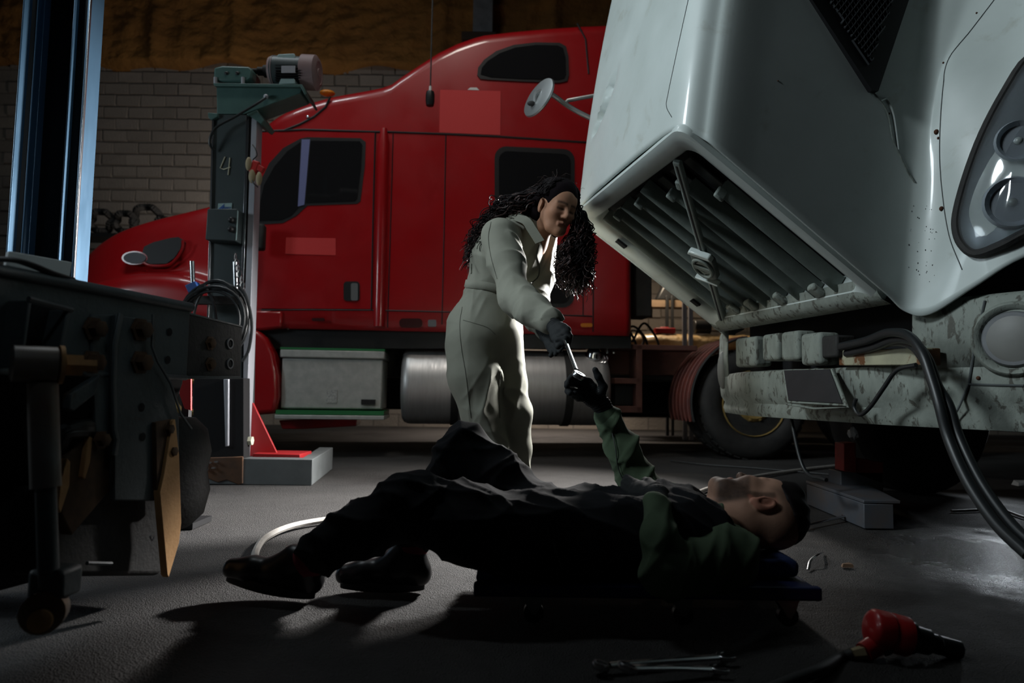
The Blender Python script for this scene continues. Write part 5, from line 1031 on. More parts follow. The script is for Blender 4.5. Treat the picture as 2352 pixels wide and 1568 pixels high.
# black hose rolls on a rack behind the red hood
hr0 = U(255, 505, 9.6)
rk = thing('hose_rack', 'tall rack with black hose rolls behind the red hood', 'rack', (hr0[0], 9.75, 0))
for dx in (-.9, .9): put(MB().box((hr0[0]+dx, 9.75, (hr0[2]-.25)/2), (.06, .4, hr0[2]-.25)), 'rack_leg', 'tool_black', rk)
put(MB().box((hr0[0], 9.75, hr0[2]-.23), (1.9, .45, .05)), 'rack_shelf', 'tool_black', rk)
for k, (dx, r) in enumerate(((-.55, .17), (-.2, .2), (.15, .19), (.45, .24), (.7, .15))):
    c = np.array([hr0[0]+dx, 9.7, hr0[2]-.2+r]); put(MB().tube([c+np.array([(r-.05)*math.cos(t), .04*math.sin(5*t), (r-.05)*math.sin(t)]) for t in np.linspace(0, 6*math.pi, 60)], .05, 7), 'hose_roll', 'black_rubber', rk)

# ================================================================== people
def tint_mat(name, rough=.55, sss=.0, bump=0.0, bscale=200, spec=.4):
    m = mat(name, (.5, .5, .5), rough, bump=bump, bscale=bscale, spec=spec); nt = m.node_tree; at = nt.nodes.new('ShaderNodeAttribute'); at.attribute_name = 'tint'
    nt.links.new(at.outputs['Color'], nt.nodes['Principled BSDF'].inputs['Base Color']); return m
tint_mat('skin', .62, bump=.0006, bscale=260, spec=.22)
mat('coverall_khaki', (0.235, 0.237, 0.192), 0.85, col2=(0.20, 0.202, 0.163), nscale=5, bump=.0006, bscale=400)
mat('khaki_stitch', (0.14, 0.14, 0.115), 0.9); mat('zip_dark', (0.04, 0.045, 0.04), 0.5)
mat('sweater_green', (0.080, 0.118, 0.068), 0.95, col2=(0.064, 0.097, 0.055), nscale=8, bump=.0008, bscale=420)
mat('overall_black', (0.014, 0.015, 0.018), 0.9, col2=(0.009, 0.010, 0.012), nscale=6, bump=.0008, bscale=260, spec=.25)
mat('glove_black', (0.010, 0.012, 0.013), 0.75, col2=(0.018, 0.020, 0.021), nscale=60, bump=.0006, bscale=500, spec=.3)
mat('glove_dot', (0.035, 0.045, 0.045), 0.4); mat('hair_dark', (0.007, 0.0045, 0.005), 0.62, spec=.14); mat('hair_brown', (0.035, 0.015, 0.013), 0.40, spec=.45)
mat('shoe_black', (0.010, 0.010, 0.011), 0.35, col2=(0.016, 0.015, 0.015), nscale=20); mat('sock_red', (0.20, 0.02, 0.035), 0.9); mat('sole_dark', (0.012, 0.012, 0.012), 0.6)
def frame3(up, f):
    u = np.array(up, float); u /= np.linalg.norm(u); f = np.array(f, float); f = f-u*(f@u); f /= np.linalg.norm(f); r = np.cross(f, u); return r, u, f
def head_sdf(s, C, up, f, neck, nr=(.052, .062), male=True, sc=1.0):
    r, u, f = frame3(up, f); C = np.array(C, float); P = lambda a, b, c: C+(r*a+u*b+f*c)*sc; R = np.stack([r, u, f], 1)
    E = lambda c, rad, k=.02, op='add': s.ell(P(*c), np.array(rad)*sc, R, k, op)
    E((0, .034, -.008), (.074, .092, .096)); E((0, -.030, .036), (.060, .082, .060), .035); E((0, .045, .045), (.062, .055, .050), .03)
    j = .024 if male else .020
    for sg in (-1, 1):
        s.cone(P(sg*.050, -.045, .008), P(sg*.030, -.095, .050), .021*sc, j*sc, .028); s.cone(P(sg*.030, -.095, .050), P(0, -.105, .076), j*sc, .019*sc, .02)
        E((sg*.042, -.026, .064), (.024, .022, .022), .028)
        E((sg*.032, -.001, .104), (.017, .011, .016), .014, 'cut'); E((sg*.031, -.002, .077), (.0135, .0125, .0135), .004)
        s.cone(P(sg*.045, .004, .079), P(sg*.018, .003, .088), .0045*sc, .0042*sc, .005)
        s.cone(P(sg*.048, .015, .074), P(sg*.012, .019, .091), .0085*sc, .009*sc, .012)
        E((sg*.012, -.036, .100), (.008, .007, .009), .008)
        E((sg*.0065, -.043, .106), (.0042, .004, .006), .004, 'cut')
        Re = R @ np.array([[math.cos(.35*sg), 0, math.sin(.35*sg)], [0, 1, 0], [-math.sin(.35*sg), 0, math.cos(.35*sg)]])
        ec = P(sg*.079, -.006, -.014); s.ell(ec, np.array((.010, .033, .021))*sc, Re, .008); s.ell(ec+r*sg*.010*sc+f*.003*sc, np.array((.009, .021, .012))*sc, Re, .004, 'cut')
        s.ell(P(sg*.080, -.003, -.006), np.array((.005, .014, .004))*sc, Re, .004); s.ell(P(sg*.079, -.036, -.006), np.array((.007, .010, .009))*sc, Re, .006)
    s.cone(P(0, .014, .092), P(0, -.028, .112), .0075*sc, .0105*sc, .012); E((0, -.033, .110), (.0115, .010, .011), .008)
    s.cone(P(-.020, -.066, .089), P(0, -.0635, .0965), .0045*sc, .0065*sc, .006); s.cone(P(.020, -.066, .089), P(0, -.0635, .0965), .0045*sc, .0065*sc, .006)
    s.cone(P(-.016, -.074, .088), P(.016, -.074, .088), .0065*sc, .0065*sc, .006)
    E((0, -.104, .078), (.020, .017, .017), .012)
    s.cone(P(0, -.04, -.030), neck, nr[0], nr[1], .03)
    return P, R
def headuv(V, C, R, sc=1.0): return (V-np.array(C)) @ R / sc
# ------------------------------------------------------------------ hand: palm from wrist to knuckles, chains for fingers
def glove(name, parent, wrist, knuckles, fingers, thumb, cuff, rf=.0105, lo=None, label=None, h=.0024, dots=None):
    pts = np.vstack([[wrist], knuckles, *fingers, thumb, [cuff]]); lo, hi = pts.min(0)-.035, pts.max(0)+.035
    s = Sdf(lo, hi, h); wrist = np.array(wrist); kn = [np.array(k) for k in knuckles]
    for i, k in enumerate(kn): s.cone(wrist+(k-wrist)*.12, k, .021, .0135, .016)
    for i in range(3): s.cone(kn[i]*.75+wrist*.25, kn[i+1]*.75+wrist*.25, .0145, .0145, .014); s.cone(kn[i], kn[i+1], .0115, .0115, .008)
    for fi in fingers: s.chain([np.array(p) for p in fi], [rf*1.08]+[rf]*(len(fi)-2)+[rf*.86], .0045)
    s.chain([np.array(p) for p in thumb], [.019, .0135, .0118, .0098][:len(thumb)], .007)
    s.cone(wrist, cuff, .0285, .032, .016)
    rib = lambda V, N: .0008*np.sin(np.linalg.norm(V-np.array(cuff), axis=1)*900)*(np.linalg.norm(V-wrist, axis=1) < .05)
    return from_sdf(s, name, 'glove_black', parent, rel=1, disp=rib, label=label)
def shoe(name, parent, heel, toe, ankle, w=.045, label=None, pitch=0.0):
    heel = np.array(heel, float); toe = np.array(toe, float); ankle = np.array(ankle, float); d = toe-heel; L = np.linalg.norm(d); e = d/L; side = np.cross((0, 0, 1.0), e); side /= np.linalg.norm(side); up = np.cross(e, side)
    P = lambda a, b, c=0: heel+e*a*L+up*b+side*c
    pts = np.array([heel, toe, ankle]); s = Sdf(pts.min(0)-.09, pts.max(0)+.10, .0042)
    s.cone(P(.10, .045), P(.38, .052), .036, .038, .02); s.cone(P(.38, .05), P(.70, .042), .040, .036, .03); s.cone(P(.70, .042), P(.90, .036), .038, .030, .02)
    s.cone(P(.14, .06), ankle, .038, .043, .03); s.cone(P(.42, .055), P(.30, .10), .036, .036, .03)
    s.clip(P(0, .014), -up, .006)
    o = from_sdf(s, name, 'shoe_black', parent, rel=2, label=label)
    n = 14; out = []
    for i in range(28):
        t = 2*math.pi*i/28; a = .5-.5*math.cos(t); wv = (.036+.010*math.sin(math.pi*min(1, a*1.15)))*math.sin(t)
        out.append((.02+a*.94, wv if abs(wv) > .0 else wv))
    put(MB().prism([P(a, .0, c) for a, c in out], up*.026), 'sole', 'sole_dark', o, bevel=.004)
    for k in range(4):
        a = .40+.08*k; put(MB().tube(cr([P(a, .075-.008*k, -.030), P(a-.015, .096-.011*k, 0), P(a, .075-.008*k, .030)], 5), .0035, 5), 'lace', 'sole_dark', o)
    return o
# ================================================================== standing mechanic
def K(px, py, Y): return U(px, py, Y)
wC = K(1277, 479, 3.08); wup, wf = (.30, -.15, .94), (.50, -.84, -.22)
nb = K(1218, 560, 3.20)
s = Sdf((-.22, 2.90, 1.0), (.36, 3.45, 1.62), .009, fine=(wC-.135, wC+.135, .0034))
wP, wR = head_sdf(s, wC, wup, wf, nb, (.046, .058), male=False, sc=.97)
s.cone(nb, K(1180, 600, 3.2), .075, .10, .05)
def wtint(V, N):
    q = headuv(V, wC, wR, .97); c = np.tile([.36, .185, .115], (len(V), 1)); x, y, z = q.T
    lip = np.exp(-((y+.069)/.008)**2)*np.exp(-(x/.020)**2)*(z > .07); c = c*(1-.75*lip[:, None])+np.array([.17, .04, .04])*.75*lip[:, None]
    for sg in (-1, 1):
        eb = np.exp(-((y-.021-.004*np.cos((x-sg*.03)*60))/.006)**2)*(np.abs(x-sg*.031) < .023)*(z > .06); c = c*(1-.97*eb[:, None])+np.array([.008, .005, .004])*.97*eb[:, None]
        ln = np.exp(-((y+.004+.10*(x-sg*.031)**2*20)/.005)**2)*(np.abs(x-sg*.031) < .018)*(z > .06); c = c*(1-.97*ln[:, None])+np.array([.006, .004, .004])*.97*ln[:, None]
        ck = np.exp(-(((x-sg*.042)/.022)**2+((y+.03)/.02)**2))*(z > .03); c = c*(1-.2*ck[:, None])+np.array([.42, .17, .11])*.2*ck[:, None]
    return c
woman = from_sdf(s, 'person', 'skin', None, rel=1, attr=wtint, loc=tuple(K(1150, 1180, 3.2)*[1, 1, 0]), label='standing person in khaki coveralls bending down to pass a wrench', cat='person')
# coverall
s = Sdf((-.40, 2.48, .06), (.24, 3.50, 1.45), .0066)
s.ell(K(1163, 598, 3.19), (.165, .135, .165), rot_to((.35, -.1, .94)), .05); s.ell(K(1192, 540, 3.19), (.125, .13, .085), rot_to((.4, -.1, .9)), .06)
s.cone(K(1150, 620, 3.19), K(1126, 668, 3.2), .125, .118, .05); s.cone(K(1150, 545, 3.02), K(1238, 555, 3.36), .07, .068, .05); s.cone(K(1205, 530, 3.17), K(1225, 512, 3.16), .075, .062, .03)
s.cone(K(1126, 672, 3.2), K(1113, 745, 3.21), .118, .150, .04); s.ell(K(1112, 768, 3.22), (.178, .15, .155), None, .06)
s.chain([K(1082, 790, 3.15), K(1089, 868, 3.13), K(1108, 955, 3.11), K(1130, 1040, 3.10), K(1142, 1125, 3.10)], [.118, .116, .092, .080, .078], .03)
s.chain([K(1150, 800, 3.27), K(1166, 880, 3.24), K(1182, 950, 3.20), K(1187, 1030, 3.2), K(1189, 1096, 3.2)], [.112, .088, .078, .066, .058], .03)
sl = [K(1148, 545, 3.0), K(1163, 608, 2.93), K(1188, 682, 2.81), K(1230, 714, 2.66), K(1262, 738, 2.57)]
s.chain(sl, [.086, .080, .074, .062, .050], .03)
s.chain([K(1240, 560, 3.34), K(1238, 655, 3.22), K(1228, 722, 3.0), K(1254, 758, 2.74)], [.080, .070, .058, .045], .03)
s.clip(K(1189, 1097, 3.2), (0, 0, -1)) if False else None
fa = Folds(21, 4, (24, 50), (.3, .2, 1), .9, 3.0); fb = Folds(22, 6, (60, 120), (.5, -.5, .8), .9, 1.6); fc_ = Folds(23, 4, (22, 45), (1, .6, .25), .5, 3.0); fd = Folds(31, 3, (22, 48), (.75, -.45, -.1), .8, 3.0)
def patch(V, seed, f=9.0):
    r = np.random.RandomState(seed); o = 0
    for _ in range(5): o = o+np.sin(V@(r.normal(size=3)*f)+r.uniform(0, 6.28))
    return np.clip(.5+.42*o, 0, 1)**1.3
def wdisp(V, N):
    z = V[:, 2]; leg = np.clip((.98-z)/.15, 0, 1); wst = np.exp(-((z-1.06)/.07)**2); arm = np.clip((3.03-V[:, 1])/.06, 0, 1)*(z > .85)
    tor = (1-leg)*(1-arm)
    kn = np.exp(-((z-.52)/.10)**2)*leg
    p1, p2, p3 = patch(V, 1), patch(V, 2, 12), patch(V, 3, 14); elb = np.exp(-(np.linalg.norm(V-K(1190, 684, 2.80), axis=1)/.10)**2)
    return leg*(.046*(fc_(V*[1, 1, .5])-.10)*p1+.024*(fa(V)-.12)*(.25+kn)*p2+.002*(fb(V)-.3)) + tor*(.026*(fa(V)-.12)*p2+.014*(fc_(V)-.12)*p1+.002*(fb(V)-.3)) + arm*(.030*(fd(V)-.12)*np.maximum(p3*.8, elb)+.012*elb*(fa(V*1.6)-.2)+.0025*(fb(V)-.3)) - .010*wst
cov = from_sdf(s, 'coverall', 'coverall_khaki', woman, rel=1, disp=wdisp, label='baggy khaki coverall')
# belt, collar, zip, seams
CB = bvh_of(cov)
wc = K(1127, 664, 3.2); wa = np.array([.22, -.1, .97]); wa /= np.linalg.norm(wa); bR = rot_to(wa, (1, 0, 0)); G = []
for t in np.linspace(0, 2*math.pi, 49)[:-1]:
    o_ = bR @ np.array([math.cos(t), math.sin(t), 0]); row = []
    for h_ in (-.019, -.016, .016, .019):
        c = wc+wa*(h_+.005*math.sin(3*t)); l, n, i, ds = CB.ray_cast(Vector(c), Vector(o_)); rr = ds if l is not None else .12; row.append((h_, min(rr, .17)))
    rm = max(r for h_, r in row)
    G.append([wc+wa*(h_+.005*math.sin(3*t))+o_*(rm+(.006 if abs(h_) < .018 else .001)) for h_, r in row])
put(MB().grid(np.array(G+[G[0]])), 'belt', 'coverall_khaki', cov, angle=60)
def ribbon(pts, w, name, m, parent, nrm=(0, -1, 0), t=.003):
    P = cr(np.array(pts), 6); T = np.gradient(P, axis=0); T /= np.linalg.norm(T, axis=1)[:, None]; n = np.array(nrm, float); G = []
    for p, q in zip(P, T):
        sd = np.cross(q, n); sd /= np.linalg.norm(sd); nn = np.cross(sd, q); G.append([p-sd*w, p-sd*w-nn*t*0+nn*t, p+sd*w+nn*t, p+sd*w])
    mb = MB(); mb.grid(G, closed=True); mb.f += [(0, 1, 2, 3), tuple(range(len(mb.v)-4, len(mb.v)))[::-1]]; return put(mb, name, m, parent, angle=50)
ribbon([K(1186, 498, 3.055), K(1208, 508, 3.03), K(1222, 528, 3.01), K(1240, 556, 2.99)], .022, 'collar', 'coverall_khaki', cov, (.2, -.95, .2)); ribbon([K(1168, 498, 3.10), K(1180, 494, 3.08), K(1196, 500, 3.06)], .020, 'collar', 'coverall_khaki', cov, (-.2, -.7, .6))
def cseam(pts, name, m='khaki_stitch', r=.0018, b_=CB, par=cov):
    P = hits(b_, densify(pts), .0008)
    if len(P) > 2: put(MB().tube(P, r, 5), name, m, par)
cseam([(1062, 705), (1056, 745), (1060, 800), (1070, 860), (1078, 930), (1082, 960)], 'side_seam')
cseam([(1064, 735), (1090, 742), (1120, 752), (1138, 768)], 'pocket_seam')
cseam([(1128, 510), (1122, 545), (1128, 590), (1142, 640)], 'armhole_seam'); cseam([(1150, 845), (1146, 900), (1148, 960)], 'inseam')
cseam([(1238, 562), (1232, 585), (1238, 610), (1236, 635), (1218, 652)], 'zip', 'zip_dark', .003)
P = hits(CB, [(1083, 606), (1083, 616), (1083, 628)], .001)
if len(P) == 3: put(MB().tube(P, .006, 6, flat=.5), 'back_tab', 'khaki_stitch', cov)
mat('hem_white', (0.62, 0.63, 0.60), 0.8)
c = K(1212, 1090, 3.17); put(MB().box(c, (.022, .03, .055), rot_to((.1, 0, 1))), 'hem_tag', 'hem_white', cov, bevel=.004); put(MB().tube([K(1213, 1035, 3.17), K(1206, 1080, 3.16)], .0025, 5), 'hem_cord', 'hem_white', cov)
# shoes of the standing mechanic
shoe('work_shoe', woman, K(1178, 1188, 3.22)*[1, 1, 0]+[0, 0, .003], (K(1178, 1188, 3.22)+np.array([.02, -.25, 0]))*[1, 1, 0]+[0, 0, .003], K(1189, 1110, 3.2)); shoe('work_shoe', woman, K(1135, 1188, 3.14)*[1, 1, 0]+[0, 0, .003], (K(1135, 1188, 3.14)+np.array([-.02, -.25, 0]))*[1, 1, 0]+[0, 0, .003], K(1141, 1120, 3.1))
# gloves and the wrench she holds
RY = 2.50
wp0, wp1 = K(1329, 862, 2.185), K(1291, 764, 2.50); wd = (wp1-wp0)/np.linalg.norm(wp1-wp0)
wr = np.array([1329, 862])
held = thing('ring_wrench', 'chrome combination wrench passed from hand to hand', 'wrench', tuple(wp0))
wz_ = np.array([.45, -.75, .48]); wz_ = wz_-wd*(wz_@wd); wz_ /= np.linalg.norm(wz_); ws = np.cross(wz_, wd); G = []
for t in np.linspace(.12, 1.0, 10):
    c = wp0+(wp1-wp0)*t; ww = .0105*(.8+.25*abs(2*t-1.1)); hh = .0045; G.append([c+ws*ww, c+ws*ww*.55+wz_*hh, c-ws*ww*.55+wz_*hh, c-ws*ww, c-ws*ww*.55-wz_*hh, c+ws*ww*.55-wz_*hh])
mb = MB(); mb.grid(G, closed=True); mb.f += [tuple(range(6)), tuple(range(54, 60))[::-1]]; put(mb, 'shank', 'tool_steel', held, angle=50)
rn = wz_+wd*.15; rn /= np.linalg.norm(rn)
put(MB().lathe([(-.009, .0125), (-.009, .019), (-.005, .0215), (.005, .0215), (.009, .019), (.009, .0125), (-.009, .0125)], wp0, rn, 28), 'ring_end', 'tool_steel', held)
put(MB().prism([wp1+wd*x*.018+ws*y*.018-wz_*.0045 for x, y in [(math.cos(a), math.sin(a)) for a in np.linspace(.9, 5.4, 14)]+[(.5*math.cos(a), .5*math.sin(a)) for a in np.linspace(5.2, 1.1, 9)]], wz_*.009), 'open_end', 'tool_steel', held)
wrist = K(1268, 742, 2.555)
kn = [K(1303, 757, 2.49), K(1298, 766, 2.475), K(1288, 774, 2.47), K(1276, 780, 2.475)]
fing = []
for i, k in enumerate(kn):
    g0 = wp0+(wp1-wp0)*(.58+.10*i) ; g0 = wp0+wd*((k-wp0)@wd)
    a = k; b_ = k+np.array([.008, -.022, -.026]); c_ = g0+np.array([.004, -.026, -.022+.004*i]); d_ = g0+np.array([-.022, -.018, -.014])
    fing.append([a, b_, c_, d_])
glove('glove', woman, wrist, kn, fing, [K(1284, 752, 2.51), K(1300, 765, 2.47), K(1306, 778, 2.46), K(1305, 788, 2.455)], K(1256, 726, 2.60), label='black knitted glove gripping the wrench')
wl = K(1256, 768, 2.66)
glove('glove', woman, wl, [K(1282, 782, 2.60), K(1278, 790, 2.59), K(1272, 797, 2.59), K(1265, 802, 2.60)], [[K(1282, 782, 2.60), K(1293, 788, 2.56), K(1293, 797, 2.53)], [K(1278, 790, 2.59), K(1288, 797, 2.55), K(1286, 806, 2.53)], [K(1272, 797, 2.59), K(1280, 806, 2.55), K(1276, 813, 2.53)], [K(1265, 802, 2.60), K(1270, 811, 2.57), K(1265, 816, 2.55)]], [K(1262, 775, 2.63), K(1272, 776, 2.58), K(1284, 780, 2.55)], K(1248, 755, 2.71), label='black knitted glove under the other hand')
# hair: scalp cap and curls
s = Sdf(wC-[.22, .2, .2], wC+[.22, .2, .22], .005)
r3, u3, f3 = wR[:, 0], wR[:, 1], wR[:, 2]; hp_ = lambda a, b, c: wC+r3*a+u3*b+f3*c
s.ell(hp_(0, .050, -.014), (.088, .094, .106), wR, .02); s.ell(hp_(0, .012, -.060), (.086, .085, .070), wR, .03); s.ell(hp_(-.060, -.02, -.03), (.035, .10, .06), wR, .03); s.ell(hp_(.045, -.03, -.075), (.045, .07, .045), wR, .03)
s.ell(hp_(.01, -.045, .105), (.088, .108, .085), wR, .012, 'cut'); s.ell(hp_(.085, -.015, .0), (.03, .042, .040), wR, .01, 'cut')
hf = Folds(41, 7, (60, 140), tuple(f3+.4*r3), .5, 1.3)
mat('hair_cap', (0.006, 0.004, 0.005), 0.95, spec=.08)
hair = from_sdf(s, 'hair', 'hair_cap', woman, rel=1, disp=lambda V, N: .012*(hf(V)-.25), label='long dark curly hair')
hr_ = np.random.RandomState(5); curls = MB(); curls2 = MB()
def strand(mb, ctrl, r0, rh, turns, n=58):
    P = cr(np.array(ctrl), 14); idx = np.linspace(0, len(P)-1, n); P = np.array([P[int(i)]*(1-i % 1)+P[min(int(i)+1, len(P)-1)]*(i % 1) for i in idx]); T = np.gradient(P, axis=0); T /= np.linalg.norm(T, axis=1)[:, None]+1e-9
    a = np.cross(T, (0, 1, .3)); a /= np.linalg.norm(a, axis=1)[:, None]+1e-9; b = np.cross(T, a); ph = hr_.uniform(0, 6.28); t = np.linspace(0, 1, n); amp = rh*np.clip(t*2.2, 0, 1); an = ph+2*math.pi*turns*t+.8*np.sin(5*t+ph)
    Q = P+a*(amp*np.cos(an))[:, None]+b*(amp*np.sin(an))[:, None]; mb.tube(Q, list(r0*(1-.55*t)), 3, caps=False)
cap_c = hp_(0, .040, -.018); cap_r = np.array([.094, .098, .112])
def cap(th, ph, k=1.0):   # th from crown, ph around (0 = front, + = right)
    v = np.array([math.sin(th)*math.sin(ph), math.cos(th), math.sin(th)*math.cos(ph)])*cap_r*k; return cap_c+wR @ v
for i in range(260):   # curls over the cap, parted at the crown
    ph = hr_.uniform(.1, 6.18); sg = 1 if ph < math.pi else -1; fr_ = max(0, 1-min(ph, 2*math.pi-ph)/.9)*.9*sg; p0_ = cap(.12+.1*hr_.rand(), ph, 1.0); pa = cap(.55, ph+.12*hr_.randn()+.15*sg+fr_*.7, 1.03); pb_ = cap(1.05, ph+.15*hr_.randn()+.25*sg+fr_*1.2, 1.05); pc2 = cap(1.6, ph+.2*hr_.randn()+.3*sg+fr_*1.5, 1.06)
    strand(curls, [p0_, pa, pb_, pc2], .0040, .003+.003*hr_.rand(), hr_.uniform(2, 5), 40)
for i in range(330):   # mass hanging on the far side of the head, in front
    a = hr_.uniform(-1, 1); d = hr_.uniform(0, 1)
    root = cap(1.0+.5*hr_.rand(), hr_.uniform(-2.6, -1.35), .98); m1 = K(1336+13*a+4*hr_.randn(), 522+10*hr_.randn(), 3.13+.05*hr_.randn()); mm = K(1324+34*a+7*hr_.randn(), 585+12*hr_.randn(), 3.07+.07*hr_.randn()); e1 = K(1322+38*a+6*hr_.randn(), 640+46*d-30*a*a+6*hr_.randn(), 3.06+.07*hr_.randn())
    strand(curls if i % 2 else curls2, [root, m1, mm, e1], .0038, .008+.007*hr_.rand(), hr_.uniform(5, 9))
for i in range(330):   # mass swept over her back
    a = hr_.uniform(-1, 1); d = hr_.uniform(0, 1)
    root = cap(1.0+.6*hr_.rand(), hr_.uniform(1.9, 4.2), .98); m1 = K(1186+20*hr_.randn(), 468+14*a+4*hr_.randn(), 3.16+.05*hr_.randn()); mm = K(1130+12*hr_.randn(), 512+16*a+5*hr_.randn(), 3.20+.05*hr_.randn()); e1 = K(1088+17*a-8*d+5*hr_.randn(), 540+78*d+6*hr_.randn(), 3.22+.05*hr_.randn())
    strand(curls if i % 3 else curls2, [root, m1, mm, e1], .0038, .007+.007*hr_.rand(), hr_.uniform(5, 9))
for i in range(90):   # short flyaways
    root = cap(.3+1.0*hr_.rand(), hr_.uniform(1.2, 5.2), 1.03); e1 = root+hr_.normal(size=3)*[.03, .03, .02]; strand(curls2, [root, (root+e1)/2+hr_.normal(size=3)*.008, e1], .0012, .003, 1.5, 16)
put(curls, 'hair_curls', 'hair_dark', hair, kind='stuff', angle=180); put(curls2, 'hair_curls', 'hair_brown', hair, kind='stuff', angle=180)
# ================================================================== lying mechanic
mC = K(1740, 1168, 1.95); mC[2] = .252; mup, mf = (1, .0, -.06), (-.02, .58, .81)
nbm = K(1655, 1228, 1.95)
s = Sdf((.45, 1.74, .10), (.90, 2.15, .45), .008, fine=(mC-[.15, .125, .125], mC+[.15, .125, .13], .0034))
mP, mR = head_sdf(s, mC, mup, mf, nbm, (.056, .070), True)
s.cone(nbm, K(1560, 1235, 1.95), .085, .11, .05)
def mtint(V, N):
    q = headuv(V, mC, mR); x, y, z = q.T; c = np.tile([.43, .245, .17], (len(V), 1)); nz = np.random.RandomState(3).rand(len(V))
    jaw = np.clip((-.028-y-.25*np.clip(.045-z, -.05, .1)*(z > -.02))/.012, 0, 1)*np.clip((z+.004)/.012, 0, 1)*np.clip((y+.135)/.02, 0, 1); mouth = (np.abs(x) < .024)*np.exp(-((y+.069)/.010)**2)*(z > .075); ck = np.exp(-(((np.abs(x)-.04)/.016)**2+((y+.034)/.014)**2))*(z > .04)
    side = np.clip((y+.05)/.02, 0, 1)*np.clip((.012-np.abs(z-.018))/.006, 0, 1)*(np.abs(x) > .05)*(y < .03)
    b = np.clip(jaw*(1-mouth)*(1-ck)+.8*side, 0, 1)*(.80+.18*nz); c = c*(1-b[:, None])+np.array([.040, .026, .020])*b[:, None]
    lip = mouth*.7; c = c*(1-lip[:, None])+np.array([.30, .10, .085])*lip[:, None]
    hl = np.clip((y-.035+.55*np.clip(z-.0, 0, .2)*1.0)/.02, 0, 1)*np.clip((.055-z)/.02, 0, 1); hl = np.maximum(hl, np.clip((-z-.040)/.03, 0, 1)*np.clip((y+.05)/.03, 0, 1)); h2 = hl*(.35+.2*nz)*(np.abs(x) > .03); c = c*(1-h2[:, None])+np.array([.07, .045, .035])*h2[:, None]
    for sg in (-1, 1):
        eb = np.exp(-((y-.022)/.005)**2)*(np.abs(x-sg*.031) < .022)*(z > .06); c = c*(1-.8*eb[:, None])+np.array([.05, .03, .02])*.8*eb[:, None]
        er = (np.abs(np.abs(x)-.085) < .012)*(np.abs(y+.01) < .04)*(np.abs(z+.012) < .03); c = c*(1-.25*er[:, None])+np.array([.50, .16, .11])*.25*er[:, None]
    return c
mbase = K(1400, 1330, 1.95)
man = from_sdf(s, 'person', 'skin', None, rel=1, attr=mtint, loc=(mbase[0], mbase[1], .125), label='bearded person lying on a creeper reaching up for the wrench', cat='person')
s = Sdf(mC-[.12, .14, .14], mC+[.19, .14, .14], .0045); q3 = lambda a, b, c: mC+mR[:, 0]*a+mR[:, 1]*b+mR[:, 2]*c
s.ell(q3(0, .052, .004), (.076, .090, .098), mR, .02); s.ell(q3(0, .105, .055), (.05, .032, .038), mR, .02)
s.ell(q3(0, -.03, .125), (.13, .115, .085), mR, .012, 'cut'); s.clip(q3(0, .062, 0), -mR[:, 1]*.96-mR[:, 2]*.28, .01)
hm_ = Folds(51, 8, (90, 200), tuple(mR[:, 1]*.6+mR[:, 2]), .6, 1.2); from_sdf(s, 'hair', 'hair_dark', man, rel=1, disp=lambda V, N: .008*(hm_(V)-.2), label='short dark hair')
# overalls
s = Sdf((-.66, 1.66, .085), (.66, 2.30, .60), .0066)
for Y, dz in ((1.865, 0), (2.035, 0)):
    X = lambda px: U(px, 1226, Y)[0]
    s.chain([(X(1225), Y, .205), (X(1340), Y, .195), (X(1450), Y, .195), (X(1560), Y, .20), (X(1625), Y, .195)], [.105, .088, .085, .092, .075], .09)
s.chain([K(1225, 1245, 1.85), K(1080, 1205, 1.84), K(945, 1158, 1.86), K(830, 1220, 1.88), K(728, 1272, 1.905)], [.118, .105, .086, .070, .060], .035)
s.chain([K(1200, 1185, 2.06), K(1130, 1105, 2.08), K(1072, 1022, 2.10), K(1015, 1115, 2.07), K(950, 1225, 2.03)], [.118, .095, .068, .066, .060], .035)
s.cone(K(1300, 1170, 1.95), K(1255, 1168, 1.93), .035, .03, .05)
fo = Folds(61, 4, (26, 55), (.7, .3, .7), .9, 3.0); fp = Folds(62, 6, (70, 130), None, 1, 1.6); fq = Folds(63, 3, (30, 60), (.9, .2, -.3), .5, 3.0)
def mdisp(V, N): return .034*(fo(V)-.18)+.020*(fq(V)-.18)+.004*(fp(V)-.3)
ov = from_sdf(s, 'overalls', 'overall_black', man, rel=1, disp=mdisp, label='black work overalls with a vest top')
put(MB().lathe([(0, .012), (.004, .012), (.005, .006), (.005, 0)], K(1198, 1168, 1.90), (-.2, -.6, .8), 12), 'button', 'steel_grey', ov)
put(MB().tube(cr([K(1248, 1175, 1.83), K(1262, 1215, 1.775), K(1275, 1260, 1.745), K(1290, 1300, 1.74)], 6), .0025, 5), 'pocket_seam', 'zip_dark', ov)
# green sweater: near sleeve, far sleeve, collar
s = Sdf((.25, 1.55, .05), (.72, 2.36, .60), .0062)
s.chain([K(1665, 1285, 1.80), K(1605, 1300, 1.75), K(1532, 1318, 1.69), K(1515, 1240, 1.72), K(1509, 1158, 1.80)], [.078, .066, .056, .046, .036], .028)
s.cone(K(1668, 1275, 1.82), K(1640, 1240, 1.95), .075, .075, .05)
s.chain([K(1610, 1215, 2.10), K(1540, 1165, 2.17), K(1470, 1118, 2.22), K(1432, 1035, 2.24), K(1403, 975, 2.255), K(1390, 950, 2.26)], [.075, .066, .060, .053, .041, .037], .028)
s.cone(K(1650, 1208, 1.95), K(1664, 1215, 1.95), .074, .068, .02)
f7 = Folds(71, 3, (45, 90), (-.35, .05, .9), .55, 2.4); f8 = Folds(72, 6, (80, 150), None, 1, 1.5)
sw_ = from_sdf(s, 'sweater', 'sweater_green', man, rel=1, disp=lambda V, N: .020*(f7(V)-.22)+.003*(f8(V)-.3), label='green long sleeved sweater')
